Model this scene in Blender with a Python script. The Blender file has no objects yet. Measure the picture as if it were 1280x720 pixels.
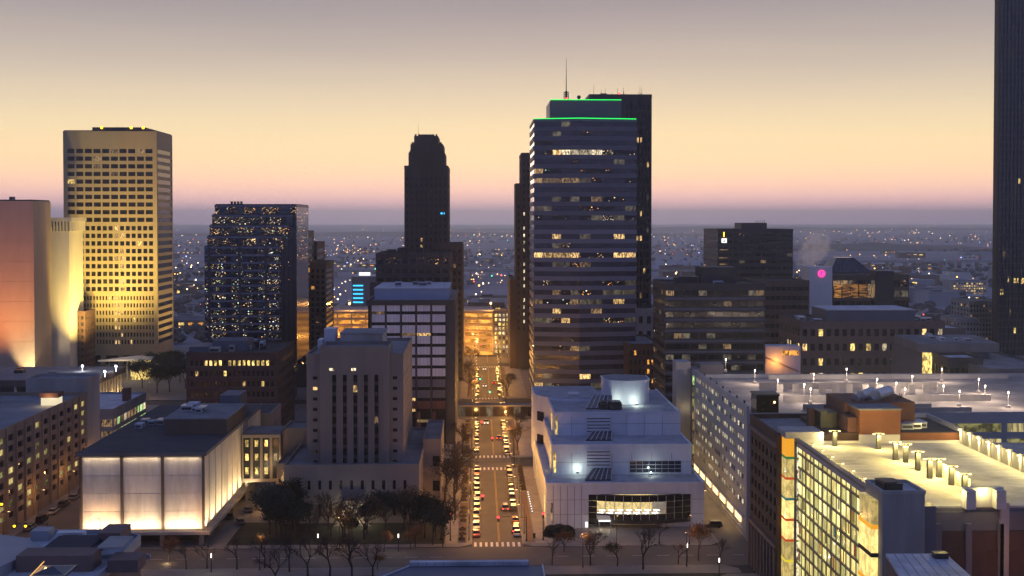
import bpy, math, random
from mathutils import Vector, Matrix, Euler

R = math.radians
random.seed(11)
sc = bpy.context.scene
COL = sc.collection

# ------------------------------------------------------------------ camera
F, CAMH = 1500.0, 80.0                      # focal length in photo pixels (1280 wide), eye height
PITCH, YAW, SHIFT = R(1.3), math.atan(42 / 1500), -51 / 1280
cam_d = bpy.data.cameras.new('camera')
cam_d.sensor_fit = 'HORIZONTAL'; cam_d.sensor_width = 36; cam_d.lens = 36 * F / 1280
cam_d.shift_y = SHIFT; cam_d.clip_start = 1; cam_d.clip_end = 120000
cam = bpy.data.objects.new('camera', cam_d); COL.objects.link(cam)
cam.location = (0, 0, CAMH); cam.rotation_euler = (R(90) - PITCH, 0, -YAW)
sc.camera = cam
CR = Euler((R(90) - PITCH, 0, -YAW)).to_matrix()
sc.view_settings.view_transform = 'Standard'; sc.view_settings.look = 'None'
sc.view_settings.exposure = 0.0; sc.view_settings.gamma = 1.0
cy = sc.cycles
cy.use_denoising = True; cy.max_bounces = 7; cy.diffuse_bounces = 2; cy.glossy_bounces = 2
cy.transmission_bounces = 3; cy.volume_bounces = 6; cy.transparent_max_bounces = 6
cy.caustics_reflective = False; cy.caustics_refractive = False
cy.sample_clamp_indirect = 3.0; cy.sample_clamp_direct = 0.0


def s2l(c):
    return tuple(((v / 255) / 12.92 if v / 255 <= .04045 else ((v / 255 + .055) / 1.055) ** 2.4) for v in c)


# ------------------------------------------------------------------ sky: dawn glow ahead, blue grey behind
SUN_EL, SUN_AZ = R(1.0), R(4)
world = bpy.data.worlds.new('World'); sc.world = world; world.use_nodes = True
nt = world.node_tree; nt.nodes.clear()
N = nt.nodes.new; LK = nt.links.new
out = N('ShaderNodeOutputWorld')
tc = N('ShaderNodeTexCoord'); sep = N('ShaderNodeSeparateXYZ'); LK(tc.outputs['Generated'], sep.inputs[0])
mx = N('ShaderNodeMath'); mx.operation = 'MAXIMUM'; mx.inputs[1].default_value = 0; LK(sep.outputs['Z'], mx.inputs[0])
sm = N('ShaderNodeMapping'); sm.inputs['Scale'].default_value = (2.2, 2.2, 26); LK(tc.outputs['Generated'], sm.inputs[0])
sn = N('ShaderNodeTexNoise'); sn.inputs['Scale'].default_value = 1.6; sn.inputs['Detail'].default_value = 5; LK(sm.outputs[0], sn.inputs['Vector'])
so = N('ShaderNodeMath'); so.operation = 'MULTIPLY_ADD'; so.inputs[1].default_value = .05; so.inputs[2].default_value = .975; LK(sn.outputs['Fac'], so.inputs[0])
p0 = N('ShaderNodeMath'); p0.operation = 'POWER'; p0.inputs[1].default_value = .5; LK(mx.outputs[0], p0.inputs[0])
pw = N('ShaderNodeMath'); pw.operation = 'MULTIPLY'; LK(p0.outputs[0], pw.inputs[0]); LK(so.outputs[0], pw.inputs[1])


def ramp(stops):
    r = N('ShaderNodeValToRGB'); cr = r.color_ramp; cr.interpolation = 'B_SPLINE'
    while len(cr.elements) < len(stops): cr.elements.new(.5)
    for e, (p, c) in zip(cr.elements, stops):
        e.position = p; e.color = (c[0] / 2, c[1] / 2, c[2] / 2, 1)
    LK(pw.outputs[0], r.inputs[0]); return r


# linear radiance by elevation (position = sqrt of sin of the elevation)
east = ramp([(0, (1.10, .76, 1.00)), (.07, (1.25, .78, .90)), (.12, (1.55, .86, .80)), (.165, (1.55, .92, .62)), (.21, (1.36, .92, .50)), (.26, (1.10, .85, .47)),
             (.31, (.86, .70, .47)), (.37, (.55, .465, .41)), (.44, (.28, .25, .285)), (.62, (.150, .172, .290)), (1, (.085, .120, .285))])
west = ramp([(0, (.145, .165, .36)), (.2, (.16, .185, .40)), (.4, (.14, .18, .43)), (.62, (.115, .16, .385)), (1, (.080, .112, .27))])
mr = N('ShaderNodeMapRange'); mr.interpolation_type = 'SMOOTHSTEP'
mr.inputs['From Min'].default_value = -.15; mr.inputs['From Max'].default_value = .85
dt = N('ShaderNodeVectorMath'); dt.operation = 'DOT_PRODUCT'; dt.inputs[1].default_value = (math.sin(R(9)), math.cos(R(9)), 0)
LK(tc.outputs['Generated'], dt.inputs[0]); LK(dt.outputs['Value'], mr.inputs['Value'])
mixc = N('ShaderNodeMix'); mixc.data_type = 'RGBA'
LK(mr.outputs[0], mixc.inputs['Factor']); LK(west.outputs[0], mixc.inputs[6]); LK(east.outputs[0], mixc.inputs[7])
bg = N('ShaderNodeBackground'); bg.inputs['Strength'].default_value = 2.15; LK(mixc.outputs[2], bg.inputs['Color'])
sky = N('ShaderNodeTexSky'); sky.sky_type = 'NISHITA'; sky.sun_disc = False
sky.sun_elevation = SUN_EL; sky.sun_rotation = SUN_AZ; sky.dust_density = 2.0
bg2 = N('ShaderNodeBackground'); bg2.inputs['Strength'].default_value = .004; LK(sky.outputs[0], bg2.inputs['Color'])
adds = N('ShaderNodeAddShader'); LK(bg.outputs[0], adds.inputs[0]); LK(bg2.outputs[0], adds.inputs[1])
LK(adds.outputs[0], out.inputs['Surface'])
sun_d = bpy.data.lights.new('sun', 'SUN'); sun_d.energy = .12; sun_d.angle = R(12); sun_d.color = (1, .72, .55)
sun = bpy.data.objects.new('sun', sun_d); COL.objects.link(sun)
sun.rotation_euler = (-(R(90) - R(3)), 0, 0)       # low ahead, shining towards the camera


# ------------------------------------------------------------------ pixel -> place
def ray(px, py):
    return CR @ Vector(((px - 640) / F, (360 - py) / F + SHIFT * 1280 / F, -1))


def at(px, py, Y):
    d = ray(px, py); t = Y / d.y
    return Vector((0, 0, CAMH)) + d * t


def gnd(px, py, z=0):
    d = ray(px, py); t = (z - CAMH) / d.z
    return Vector((0, 0, CAMH)) + d * t


def AX(px, Y, py=400): return at(px, py, Y).x
def AZ(py, Y, px=640): return at(px, py, Y).z


# ------------------------------------------------------------------ materials
MATS = {}


def mat(name, col, rough=.8, metal=0, var=.25, scale=.15, bump=0, spec=.4, streak=False):
    if name in MATS: return MATS[name]
    m = bpy.data.materials.new(name); m.use_nodes = True; n = m.node_tree; MATS[name] = m
    b = n.nodes['Principled BSDF']; b.inputs['Roughness'].default_value = rough
    b.inputs['Metallic'].default_value = metal; b.inputs['Specular IOR Level'].default_value = spec
    g = n.nodes.new('ShaderNodeNewGeometry')
    mp = n.nodes.new('ShaderNodeMapping'); n.links.new(g.outputs['Position'], mp.inputs[0])
    mp.inputs['Scale'].default_value = (1, 1, .22) if streak else (1, 1, 1)
    t = n.nodes.new('ShaderNodeTexNoise'); t.inputs['Scale'].default_value = scale; t.inputs['Detail'].default_value = 6
    t.inputs['Roughness'].default_value = .65
    n.links.new(mp.outputs[0], t.inputs['Vector'])
    oi = n.nodes.new('ShaderNodeObjectInfo')
    ad = n.nodes.new('ShaderNodeMath'); ad.operation = 'MULTIPLY_ADD'; ad.inputs[1].default_value = .18
    n.links.new(oi.outputs['Random'], ad.inputs[0]); n.links.new(t.outputs['Fac'], ad.inputs[2])
    r = n.nodes.new('ShaderNodeMapRange'); r.inputs['From Min'].default_value = .35; r.inputs['From Max'].default_value = .8
    r.inputs['To Min'].default_value = 1 - var; r.inputs['To Max'].default_value = 1 + var
    n.links.new(ad.outputs[0], r.inputs['Value'])
    x = n.nodes.new('ShaderNodeMix'); x.data_type = 'RGBA'; x.blend_type = 'MULTIPLY'; x.inputs['Factor'].default_value = 1
    x.inputs[6].default_value = (*col, 1); n.links.new(r.outputs[0], x.inputs[7])
    n.links.new(x.outputs[2], b.inputs['Base Color'])
    if bump:
        t2 = n.nodes.new('ShaderNodeTexNoise'); t2.inputs['Scale'].default_value = 2.5; t2.inputs['Detail'].default_value = 4
        n.links.new(g.outputs['Position'], t2.inputs['Vector'])
        bp = n.nodes.new('ShaderNodeBump'); bp.inputs['Strength'].default_value = bump; bp.inputs['Distance'].default_value = .2
        n.links.new(t2.outputs['Fac'], bp.inputs['Height']); n.links.new(bp.outputs[0], b.inputs['Normal'])
    return m


def emi(name, col, strength, sample=False, base=(.02, .02, .02)):
    if name in MATS: return MATS[name]
    m = bpy.data.materials.new(name); m.use_nodes = True; MATS[name] = m
    b = m.node_tree.nodes['Principled BSDF']; b.inputs['Base Color'].default_value = (*base, 1)
    b.inputs['Emission Color'].default_value = (*col, 1); b.inputs['Emission Strength'].default_value = strength
    b.inputs['Roughness'].default_value = .4
    m.cycles.emission_sampling = 'AUTO' if sample else 'NONE'
    return m


def lit(name, col, strength, scale=(1.1, 1.1, .5), lo=.25, contrast=1.0):
    """a window with a lit room behind the glass: uneven ceiling light, blinds, furniture"""
    if name in MATS: return MATS[name]
    m = bpy.data.materials.new(name); m.use_nodes = True; n = m.node_tree; MATS[name] = m
    b = n.nodes['Principled BSDF']; b.inputs['Base Color'].default_value = (.03, .03, .03, 1); b.inputs['Roughness'].default_value = .12
    g = n.nodes.new('ShaderNodeNewGeometry'); mp = n.nodes.new('ShaderNodeMapping'); mp.inputs['Scale'].default_value = scale
    n.links.new(g.outputs['Position'], mp.inputs[0])
    t = n.nodes.new('ShaderNodeTexNoise'); t.inputs['Scale'].default_value = .8; t.inputs['Detail'].default_value = 4
    t.inputs['Roughness'].default_value = .75
    n.links.new(mp.outputs[0], t.inputs['Vector'])
    oi = n.nodes.new('ShaderNodeObjectInfo')
    r = n.nodes.new('ShaderNodeMapRange'); r.inputs['From Min'].default_value = .43; r.inputs['From Max'].default_value = .57
    r.inputs['To Min'].default_value = lo; r.inputs['To Max'].default_value = 1.5
    n.links.new(t.outputs['Fac'], r.inputs['Value'])
    r2 = n.nodes.new('ShaderNodeMapRange'); r2.inputs['To Min'].default_value = .45; r2.inputs['To Max'].default_value = 1.35
    n.links.new(oi.outputs['Random'], r2.inputs['Value'])
    mu = n.nodes.new('ShaderNodeMath'); mu.operation = 'MULTIPLY'; n.links.new(r.outputs[0], mu.inputs[0]); n.links.new(r2.outputs[0], mu.inputs[1])
    mu2 = n.nodes.new('ShaderNodeMath'); mu2.operation = 'MULTIPLY'; mu2.inputs[1].default_value = strength
    n.links.new(mu.outputs[0], mu2.inputs[0])
    b.inputs['Emission Color'].default_value = (*col, 1); n.links.new(mu2.outputs[0], b.inputs['Emission Strength'])
    m.cycles.emission_sampling = 'NONE'
    return m


def sparkle(name, strength, thr=.3, tint=None, scale=.75):
    """dark glass with small glowing dots painted in: reflected city lights, office lamps elsewhere"""
    if name in MATS: return MATS[name]
    m = bpy.data.materials.new(name); m.use_nodes = True; n = m.node_tree; MATS[name] = m
    b = n.nodes['Principled BSDF']; b.inputs['Base Color'].default_value = (.02, .024, .035, 1); b.inputs['Roughness'].default_value = .1
    b.inputs['Specular IOR Level'].default_value = .35
    g = n.nodes.new('ShaderNodeNewGeometry'); mp = n.nodes.new('ShaderNodeMapping'); mp.inputs['Scale'].default_value = (.8, .8, 1.15)
    mp.inputs['Rotation'].default_value = (0, .5, 0)
    n.links.new(g.outputs['Position'], mp.inputs[0])
    v = n.nodes.new('ShaderNodeTexVoronoi'); v.inputs['Scale'].default_value = scale; n.links.new(mp.outputs[0], v.inputs['Vector'])
    lt = n.nodes.new('ShaderNodeMapRange'); lt.inputs['From Min'].default_value = thr; lt.inputs['From Max'].default_value = thr * .5
    n.links.new(v.outputs['Distance'], lt.inputs['Value'])
    sx = n.nodes.new('ShaderNodeSeparateColor'); n.links.new(v.outputs['Color'], sx.inputs[0])
    p3 = n.nodes.new('ShaderNodeMath'); p3.operation = 'POWER'; p3.inputs[1].default_value = 3.5; n.links.new(sx.outputs[0], p3.inputs[0])
    nz = n.nodes.new('ShaderNodeTexNoise'); nz.inputs['Scale'].default_value = .16; nz.inputs['Detail'].default_value = 3; n.links.new(g.outputs['Position'], nz.inputs['Vector'])
    nr_ = n.nodes.new('ShaderNodeMapRange'); nr_.inputs['From Min'].default_value = .38; nr_.inputs['From Max'].default_value = .62; nr_.inputs['To Max'].default_value = 1.6
    n.links.new(nz.outputs['Fac'], nr_.inputs['Value'])
    pm = n.nodes.new('ShaderNodeMath'); pm.operation = 'MULTIPLY'; n.links.new(p3.outputs[0], pm.inputs[0]); n.links.new(nr_.outputs[0], pm.inputs[1]); p3 = pm
    cr = n.nodes.new('ShaderNodeValToRGB'); e = cr.color_ramp; e.interpolation = 'CONSTANT'
    cols = tint or [(1, .5, .14), (1, .68, .32), (1, .86, .6), (.6, 1, .62), (.85, .9, 1)]
    while len(e.elements) < len(cols): e.elements.new(.5)
    for k, c in enumerate(cols): e.elements[k].position = [0, .35, .65, .88, .95][k]; e.elements[k].color = (*c, 1)
    n.links.new(sx.outputs[1], cr.inputs[0])
    mu = n.nodes.new('ShaderNodeMath'); mu.operation = 'MULTIPLY'; n.links.new(lt.outputs[0], mu.inputs[0]); n.links.new(p3.outputs[0], mu.inputs[1])
    mu2 = n.nodes.new('ShaderNodeMath'); mu2.operation = 'MULTIPLY'; mu2.inputs[1].default_value = strength; n.links.new(mu.outputs[0], mu2.inputs[0])
    n.links.new(cr.outputs[0], b.inputs['Emission Color']); n.links.new(mu2.outputs[0], b.inputs['Emission Strength'])
    m.cycles.emission_sampling = 'NONE'
    return m


mat('glass', (.010, .011, .016), .14, 0, .3, .5, spec=.38)
mat('glass_blue', (.018, .028, .055), .12, 0, .3, .4, spec=.75)
mat('glass_brown', (.030, .020, .014), .12, 0, .4, .4, spec=.6)
mat('tower_glass', (.045, .05, .075), .16, 0, .3, .5, spec=.6)
mat('asphalt', (.052, .050, .052), .85, 0, .35, .12, .2)
mat('street_concrete', (.125, .108, .095), .8, 0, .22, .1, .2)
mat('pavement', (.21, .19, .17), .85, 0, .2, .25, .15)
mat('footway_stone', (.33, .29, .25), .8, 0, .25, .3, .1)
mat('brick_paving', (.17, .10, .07), .85, 0, .35, .8, .2)
mat('paint', (.75, .72, .66), .7, 0, .25, 1.5)
mat('paint_yellow', (.55, .34, .07), .7, 0, .25, 1.5)
mat('soil', (.05, .040, .030), .95, 0, .5, .12, .4)
mat('lawn', (.035, .036, .022), .95, 0, .5, .15, .5)
mat('limestone', (.25, .21, .19), .85, 0, .18, .12, .1, streak=True)
mat('pale_stone', (.60, .56, .50), .75, 0, .12, .15, .05, streak=True)
mat('gold_light_concrete', (.38, .31, .19), .8, 0, .10, .1, streak=True)  # pale concrete with the gold floodlight tint put into its colour
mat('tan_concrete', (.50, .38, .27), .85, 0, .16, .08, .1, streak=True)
mat('garage_concrete', (.31, .235, .17), .85, 0, .22, .1, .1, streak=True)
mat('concrete', (.36, .34, .32), .85, 0, .34, .12, .1, streak=True)
mat('screen_metal', (.30, .27, .19), .6, .2, .2, .5)
mat('concrete_dark', (.17, .16, .165), .85, 0, .25, .12, .1, streak=True)
mat('red_brick', (.15, .066, .050), .85, 0, .25, .3, .1)
mat('orange_brick', (.23, .088, .046), .85, 0, .18, .3, .1)
mat('dark_brick', (.085, .046, .038), .85, 0, .25, .3, .1)
mat('brown_stone', (.115, .082, .066), .8, 0, .2, .2, .05, streak=True)
mat('mauve_brick', (.20, .135, .115), .85, 0, .16, .25, .05)
mat('deco_brick', (.075, .062, .060), .85, 0, .2, .2, streak=True)
mat('charcoal', (.045, .045, .052), .6, 0, .2, .3)
mat('dark_metal', (.05, .05, .058), .45, .6, .2, .4)
mat('white_panel', (.62, .65, .73), .55, 0, .16, .22, streak=True)
mat('white_metal', (.62, .63, .66), .5, .1, .08, .3)
mat('pent_panel', (.34, .37, .46), .45, .1, .08, .2)
mat('blue_grey_panel', (.17, .185, .245), .45, .1, .08, .2)
mat('grey_panel', (.33, .345, .37), .6, 0, .10, .2, streak=True)
mat('slate_panel', (.12, .132, .175), .5, .1, .12, .2)
mat('tower_band', (.13, .15, .21), .4, .2, .15, .3)
mat('roof_dark', (.045, .047, .055), .9, 0, .4, .15, .3)
mat('roof_grey', (.20, .205, .22), .85, 0, .35, .15, .2)
mat('roof_white', (.46, .475, .52), .7, 0, .34, .22, .1)
mat('terrace_roof', (.33, .35, .40), .75, 0, .35, .25, .15)
mat('roof_deck', (.27, .25, .24), .8, 0, .4, .12, .1)
mat('deck_pale', (.50, .48, .43), .8, 0, .36, .16, .1)
mat('duct_metal', (.6, .62, .65), .35, .8, .15, .5)
mat('bark', (.055, .042, .034), .95, 0, .3, 1)
mat('leaf_orange', (.26, .105, .036), .8, 0, .4, .8)
mat('leaf_brown', (.085, .055, .032), .85, 0, .4, .8)
mat('leaf_dark', (.026, .034, .024), .85, 0, .4, .6)
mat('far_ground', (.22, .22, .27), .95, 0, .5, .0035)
mat('far_wood', (.085, .088, .095), .95, 0, .4, .01)
mat('rubber', (.02, .02, .02), .9)
mat('chrome', (.5, .5, .52), .25, .9)
mat('glow_panel', (.70, .62, .55), .6, 0, .24, .5, streak=True)
lit('lit_warm', (1, .62, .23), .95, (2.2, 2.2, .7), .08)
lit('lit_gold', (1, .70, .20), 1.25, (1.6, 1.6, .7), .2)
lit('lit_white', (1, .82, .52), .95, (2.2, 2.2, .7), .1)
lit('lit_dim', (1, .62, .28), .26, (2.2, 2.2, .7), .05)
lit('lit_green', (.62, .95, .35), .9)
lit('lit_amber', (1, .42, .07), 1.0, (1.8, 1.8, .8), .1)
lit('amber_reflection', (1, .42, .08), .34, (.35, .35, 1.8), .12)  # streaky amber reflections painted as a dim glow, no lit room
lit('lit_faint', (.9, .75, .5), .10)
lit('garage_glow', (1, .80, .28), .5, (.5, .5, .5), .7)
lit('garage_dim', (.95, .85, .30), .24, (.5, .5, .5), .2)
lit('garage_orange', (1, .40, .06), .8, (.25, .25, .6), .35)
lit('garage_frosted', (1, .82, .36), .6, (2.5, .35, .2), .4)
sparkle('sparkle', 2.6, .44, None, 1.9)
sparkle('sparkle_warm', 4, .32, scale=1.2, tint=[(1, .4, .1), (1, .55, .2), (1, .7, .4), (1, .3, .1), (1, .8, .5)])
sparkle('sparkle_few', 4, .24, None, .9)
lit('garage_win', (1, .84, .50), 1.3, (.7, .7, .7), .5)
lit('hall_wall', (1, .74, .24), .8, (1.2, 1.2, .6), .8)
for nm, c, s in (('lamp_warm', (1, .62, .25), 5), ('lamp_amber', (1, .45, .10), 4), ('lamp_white', (1, .90, .74), 3.5), ('lamp_cool', (.85, .9, 1), 8),
                 ('lens_red', (1, .03, .04), 5), ('lens_green', (.03, 1, .62), 3.5), ('lens_blue', (.15, .35, 1), 4), ('lens_yellow', (1, .55, .02), 4),
                 ('led_green', (.02, 1, .12), 1.8), ('led_cyan', (.03, .5, 1), 2.2), ('sign_magenta', (1, .03, .25), 2.6), ('sign_white', (1, .95, .9), 1.6),
                 ('tail', (1, .03, .02), 6), ('head', (1, .92, .75), 5), ('far_warm', (1, .52, .14), 5), ('far_white', (1, .78, .48), 5),
                 ('far_blue', (.35, .45, 1), 4.5), ('far_red', (1, .10, .08), 4.5), ('far_green', (.1, 1, .6), 3.5),
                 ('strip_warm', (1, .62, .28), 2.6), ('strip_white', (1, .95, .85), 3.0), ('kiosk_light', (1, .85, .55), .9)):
    emi(nm, c, s)
emi('strip_amber', (1, .50, .13), 1.3)
emi('stripe_orange', (1, .42, .02), .9); emi('stripe_green', (.05, .45, .12), .35); emi('stripe_red', (.9, .10, .02), .6)
emi('stripe_teal', (.02, .36, .42), .35); emi('stripe_yellow', (1, .8, .05), .8)
M = MATS


# ------------------------------------------------------------------ mesh helpers
class MB:
    def __init__(s): s.v = []; s.f = []; s.m = []

    def box(s, x0, x1, y0, y1, z0, z1, m=0):
        if x0 > x1: x0, x1 = x1, x0
        if y0 > y1: y0, y1 = y1, y0
        if z0 > z1: z0, z1 = z1, z0
        b = len(s.v)
        s.v += [(x0, y0, z0), (x1, y0, z0), (x1, y1, z0), (x0, y1, z0), (x0, y0, z1), (x1, y0, z1), (x1, y1, z1), (x0, y1, z1)]
        s.f += [(b, b + 3, b + 2, b + 1), (b + 4, b + 5, b + 6, b + 7), (b, b + 1, b + 5, b + 4), (b + 1, b + 2, b + 6, b + 5),
                (b + 2, b + 3, b + 7, b + 6), (b + 3, b, b + 4, b + 7)]
        s.m += [m] * 6; return s

    def prism(s, poly, z0, z1, m=0):
        n = len(poly); b = len(s.v)
        z0s = z0 if hasattr(z0, '__len__') else [z0] * n; z1s = z1 if hasattr(z1, '__len__') else [z1] * n
        s.v += [(p[0], p[1], z) for p, z in zip(poly, z0s)] + [(p[0], p[1], z) for p, z in zip(poly, z1s)]
        s.f += [tuple(b + i for i in reversed(range(n))), tuple(b + n + i for i in range(n))]
        s.f += [(b + i, b + (i + 1) % n, b + n + (i + 1) % n, b + n + i) for i in range(n)]
        s.m += [m] * (n + 2); return s

    def poly(s, pts, m=0):
        b = len(s.v); s.v += [tuple(p) for p in pts]; s.f.append(tuple(range(b, b + len(pts)))); s.m.append(m); return s

    def cyl(s, cx, cy, r, z0, z1, n=10, m=0, r1=None):
        r1 = r if r1 is None else r1
        b = len(s.v)
        for rr, z in ((r, z0), (r1, z1)):
            s.v += [(cx + rr * math.cos(2 * math.pi * i / n), cy + rr * math.sin(2 * math.pi * i / n), z) for i in range(n)]
        s.f += [tuple(b + i for i in reversed(range(n))), tuple(b + n + i for i in range(n))]
        s.f += [(b + i, b + (i + 1) % n, b + n + (i + 1) % n, b + n + i) for i in range(n)]
        s.m += [m] * (n + 2); return s

    def tube(s, p, q, r0, r1, n=4, m=0):
        p, q = Vector(p), Vector(q); d = (q - p)
        if d.length < 1e-6: return s
        d.normalize(); a = d.orthogonal().normalized(); c = d.cross(a); b = len(s.v)
        for o, r in ((p, r0), (q, r1)):
            for i in range(n):
                t = 2 * math.pi * i / n
                s.v.append(tuple(o + a * (r * math.cos(t)) + c * (r * math.sin(t))))
        s.f += [(b + i, b + (i + 1) % n, b + n + (i + 1) % n, b + n + i) for i in range(n)]
        s.f += [tuple(b + i for i in reversed(range(n))), tuple(b + n + i for i in range(n))]
        s.m += [m] * (n + 2); return s

    def ball(s, cx, cy, cz, r, n=8, k=5, m=0, sz=1):
        b = len(s.v)
        for j in range(1, k):
            t = math.pi * j / k
            s.v += [(cx + r * math.sin(t) * math.cos(2 * math.pi * i / n), cy + r * math.sin(t) * math.sin(2 * math.pi * i / n), cz + sz * r * math.cos(t)) for i in range(n)]
        top = len(s.v); s.v += [(cx, cy, cz + sz * r), (cx, cy, cz - sz * r)]
        for j in range(k - 2):
            for i in range(n):
                s.f.append((b + j * n + i, b + (j + 1) * n + i, b + (j + 1) * n + (i + 1) % n, b + j * n + (i + 1) % n)); s.m.append(m)
        for i in range(n):
            s.f.append((top, b + i, b + (i + 1) % n)); s.f.append((top + 1, b + (k - 2) * n + (i + 1) % n, b + (k - 2) * n + i)); s.m += [m, m]
        return s

    def mesh(s, name, mats, loc=(0, 0, 0)):
        me = bpy.data.meshes.new(name)
        lx, ly, lz = loc
        me.from_pydata([(x - lx, y - ly, z - lz) for x, y, z in s.v], [], s.f)
        for m in (mats if isinstance(mats, (list, tuple)) else [mats]): me.materials.append(M[m])
        if any(s.m): me.polygons.foreach_set('material_index', s.m)
        me.update(); return me


def new(name, data, parent=None, loc=(0, 0, 0), rz=0):
    o = bpy.data.objects.new(name, data); COL.objects.link(o); o.location = loc
    if rz: o.rotation_euler = (0, 0, rz)
    if parent: o.parent = parent
    return o


def tag(o, label=None, cat=None, group=None, kind=None):
    if label: o['label'] = label
    if cat: o['category'] = cat
    if group: o['group'] = group
    if kind: o['kind'] = kind
    return o


def structure(name, mb, mats): return tag(new(name, mb.mesh(name, mats)), kind='structure')


PANES = {}


def pane_mesh(w, h, mt, t=.06):
    k = (round(w, 2), round(h, 2), mt, t)
    if k not in PANES:
        PANES[k] = MB().box(-w / 2, w / 2, -t / 2, t / 2, -h / 2, h / 2).mesh('pane', mt)
    return PANES[k]


class Thing:
    def __init__(s, name, label, cat, loc, group=None, rz=0):
        s.o = new(name, None, None, loc, rz); s.o.empty_display_size = 1
        s.loc = Vector(loc); tag(s.o, label, cat, group); s.count = 0; s.over = {}

    def part(s, name, mb, mats, parent=None, label=None):
        o = new(name, mb.mesh(name, mats, s.loc), parent or s.o)
        if label: o['label'] = label
        return o

    def pane(s, face, plane, a0, a1, z0, z1, mt, off=.05, name='window', jit=.25):
        w, h = a1 - a0, z1 - z0; ac, zc = (a0 + a1) / 2, (z0 + z1) / 2
        if face == 'F': p = (ac, plane - off, zc); rz = 0
        elif face == 'L': p = (plane - off, ac, zc); rz = math.pi / 2
        elif face == 'R': p = (plane + off, ac, zc); rz = -math.pi / 2
        if s.count < 300:
            s.count += 1
            o = new(name, pane_mesh(w, h, mt), s.o, Vector(p) - s.loc, rz)
            if jit: o.rotation_euler = (R(random.uniform(-jit, jit)), 0, rz + R(random.uniform(-jit, jit)))
            return o
        mb = s.over.setdefault(mt, MB())
        if face == 'F': mb.box(a0, a1, plane - off - .03, plane - off + .03, z0, z1)
        elif face == 'L': mb.box(plane - off - .03, plane - off + .03, a0, a1, z0, z1)
        else: mb.box(plane + off - .03, plane + off + .03, a0, a1, z0, z1)

    def done(s):
        for mt, mb in s.over.items():
            tag(s.part('window_rows', mb, mt), kind='stuff')
        return s


def div(a0, a1, n, frac, m0=0, m1=0):
    """n openings evenly over a0..a1, each taking frac of its bay"""
    a0 += m0; a1 -= m1; w = (a1 - a0) / n
    return [(a0 + w * (i + .5 - frac / 2), a0 + w * (i + .5 + frac / 2)) for i in range(n)]


def obox(mb, face, plane, a0, a1, z0, z1, d0, d1, m=0):
    if face == 'F': mb.box(a0, a1, plane - d1, plane - d0, z0, z1, m)
    elif face == 'B': mb.box(a0, a1, plane + d0, plane + d1, z0, z1, m)
    elif face == 'L': mb.box(plane - d1, plane - d0, a0, a1, z0, z1, m)
    else: mb.box(plane + d0, plane + d1, a0, a1, z0, z1, m)


def punched(mb, face, plane, a0, a1, z0, z1, cols, rows, d, m=0):
    """a wall layer of thickness d in front of plane, left open at cols x rows"""
    z = z0
    for r0, r1 in rows:
        if r0 - z > 1e-4: obox(mb, face, plane, a0, a1, z, r0, -.05, d, m)
        a = a0
        for c0, c1 in cols:
            if c0 - a > 1e-4: obox(mb, face, plane, a, c0, r0, r1, -.05, d, m)
            a = c1
        if a1 - a > 1e-4: obox(mb, face, plane, a, a1, r0, r1, -.05, d, m)
        z = r1
    if z1 - z > 1e-4: obox(mb, face, plane, a0, a1, z, z1, -.05, d, m)


def chooser(p, mats, dark='glass', rowvar=.7, seed=0):
    """picks what stands behind each window; whole floors are busier than others"""
    rnd = random.Random(seed); rows = {}

    def f(r, c):
        if r not in rows: rows[r] = max(0, p * (1 + rowvar * rnd.uniform(-1.3, 1.6)))
        return rnd.choice(mats) if rnd.random() < rows[r] else dark
    return f


def volume(t, X0, X1, Y0, Y1, Z0, Z1, wall, faces=None, d=.4, pick=None, roof='roof_grey', parapet=.9, core='glass', jit=.25, wname='window', roofname='roof'):
    """a block of building: dark core, wall layer with openings, a pane in every opening, roof and parapet.
    faces: {'F': (cols, rows), ...}; a face not listed is a blank wall"""
    faces = faces or {}
    mb = MB(); mb.box(X0, X1, Y0, Y1, Z0, Z1 - .02, 1 if faces else 0)
    for fc in 'FLRB':
        plane = {'F': Y0, 'B': Y1, 'L': X0, 'R': X1}[fc]
        a0, a1 = (X0 - d, X1 + d) if fc in 'FB' else (Y0, Y1)
        if fc in faces:
            cols, rows = faces[fc]
            punched(mb, fc, plane, a0, a1, Z0, Z1, cols, rows, d)
            if pick:
                for ri, (r0, r1) in enumerate(reversed(rows)):
                    for ci, (c0, c1) in enumerate(cols):
                        t.pane(fc, plane, c0, c1, r0, r1, pick(len(rows) - 1 - ri, ci), name=wname, jit=jit)
        elif faces:
            obox(mb, fc, plane, a0, a1, Z0, Z1, -.05, d)
    dd = d if faces else 0
    if parapet:
        e = .35
        x0, x1, y0, y1 = X0 - dd - .06, X1 + dd + .06, Y0 - dd - .06, Y1 + dd + .06
        mb.box(x0, x1, y0, y0 + e, Z1 - .5, Z1 + parapet); mb.box(x0, x1, y1 - e, y1, Z1 - .5, Z1 + parapet)
        mb.box(x0, x0 + e, y0 + e, y1 - e, Z1 - .5, Z1 + parapet); mb.box(x1 - e, x1, y0 + e, y1 - e, Z1 - .5, Z1 + parapet)
    t.part('wall', mb, [wall, core])
    if roof:
        t.part(roofname, MB().box(X0 - dd + .28, X1 + dd - .28, Y0 - dd + .28, Y1 + dd - .28, Z1 - .3, Z1 + .12), roof)


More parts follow.
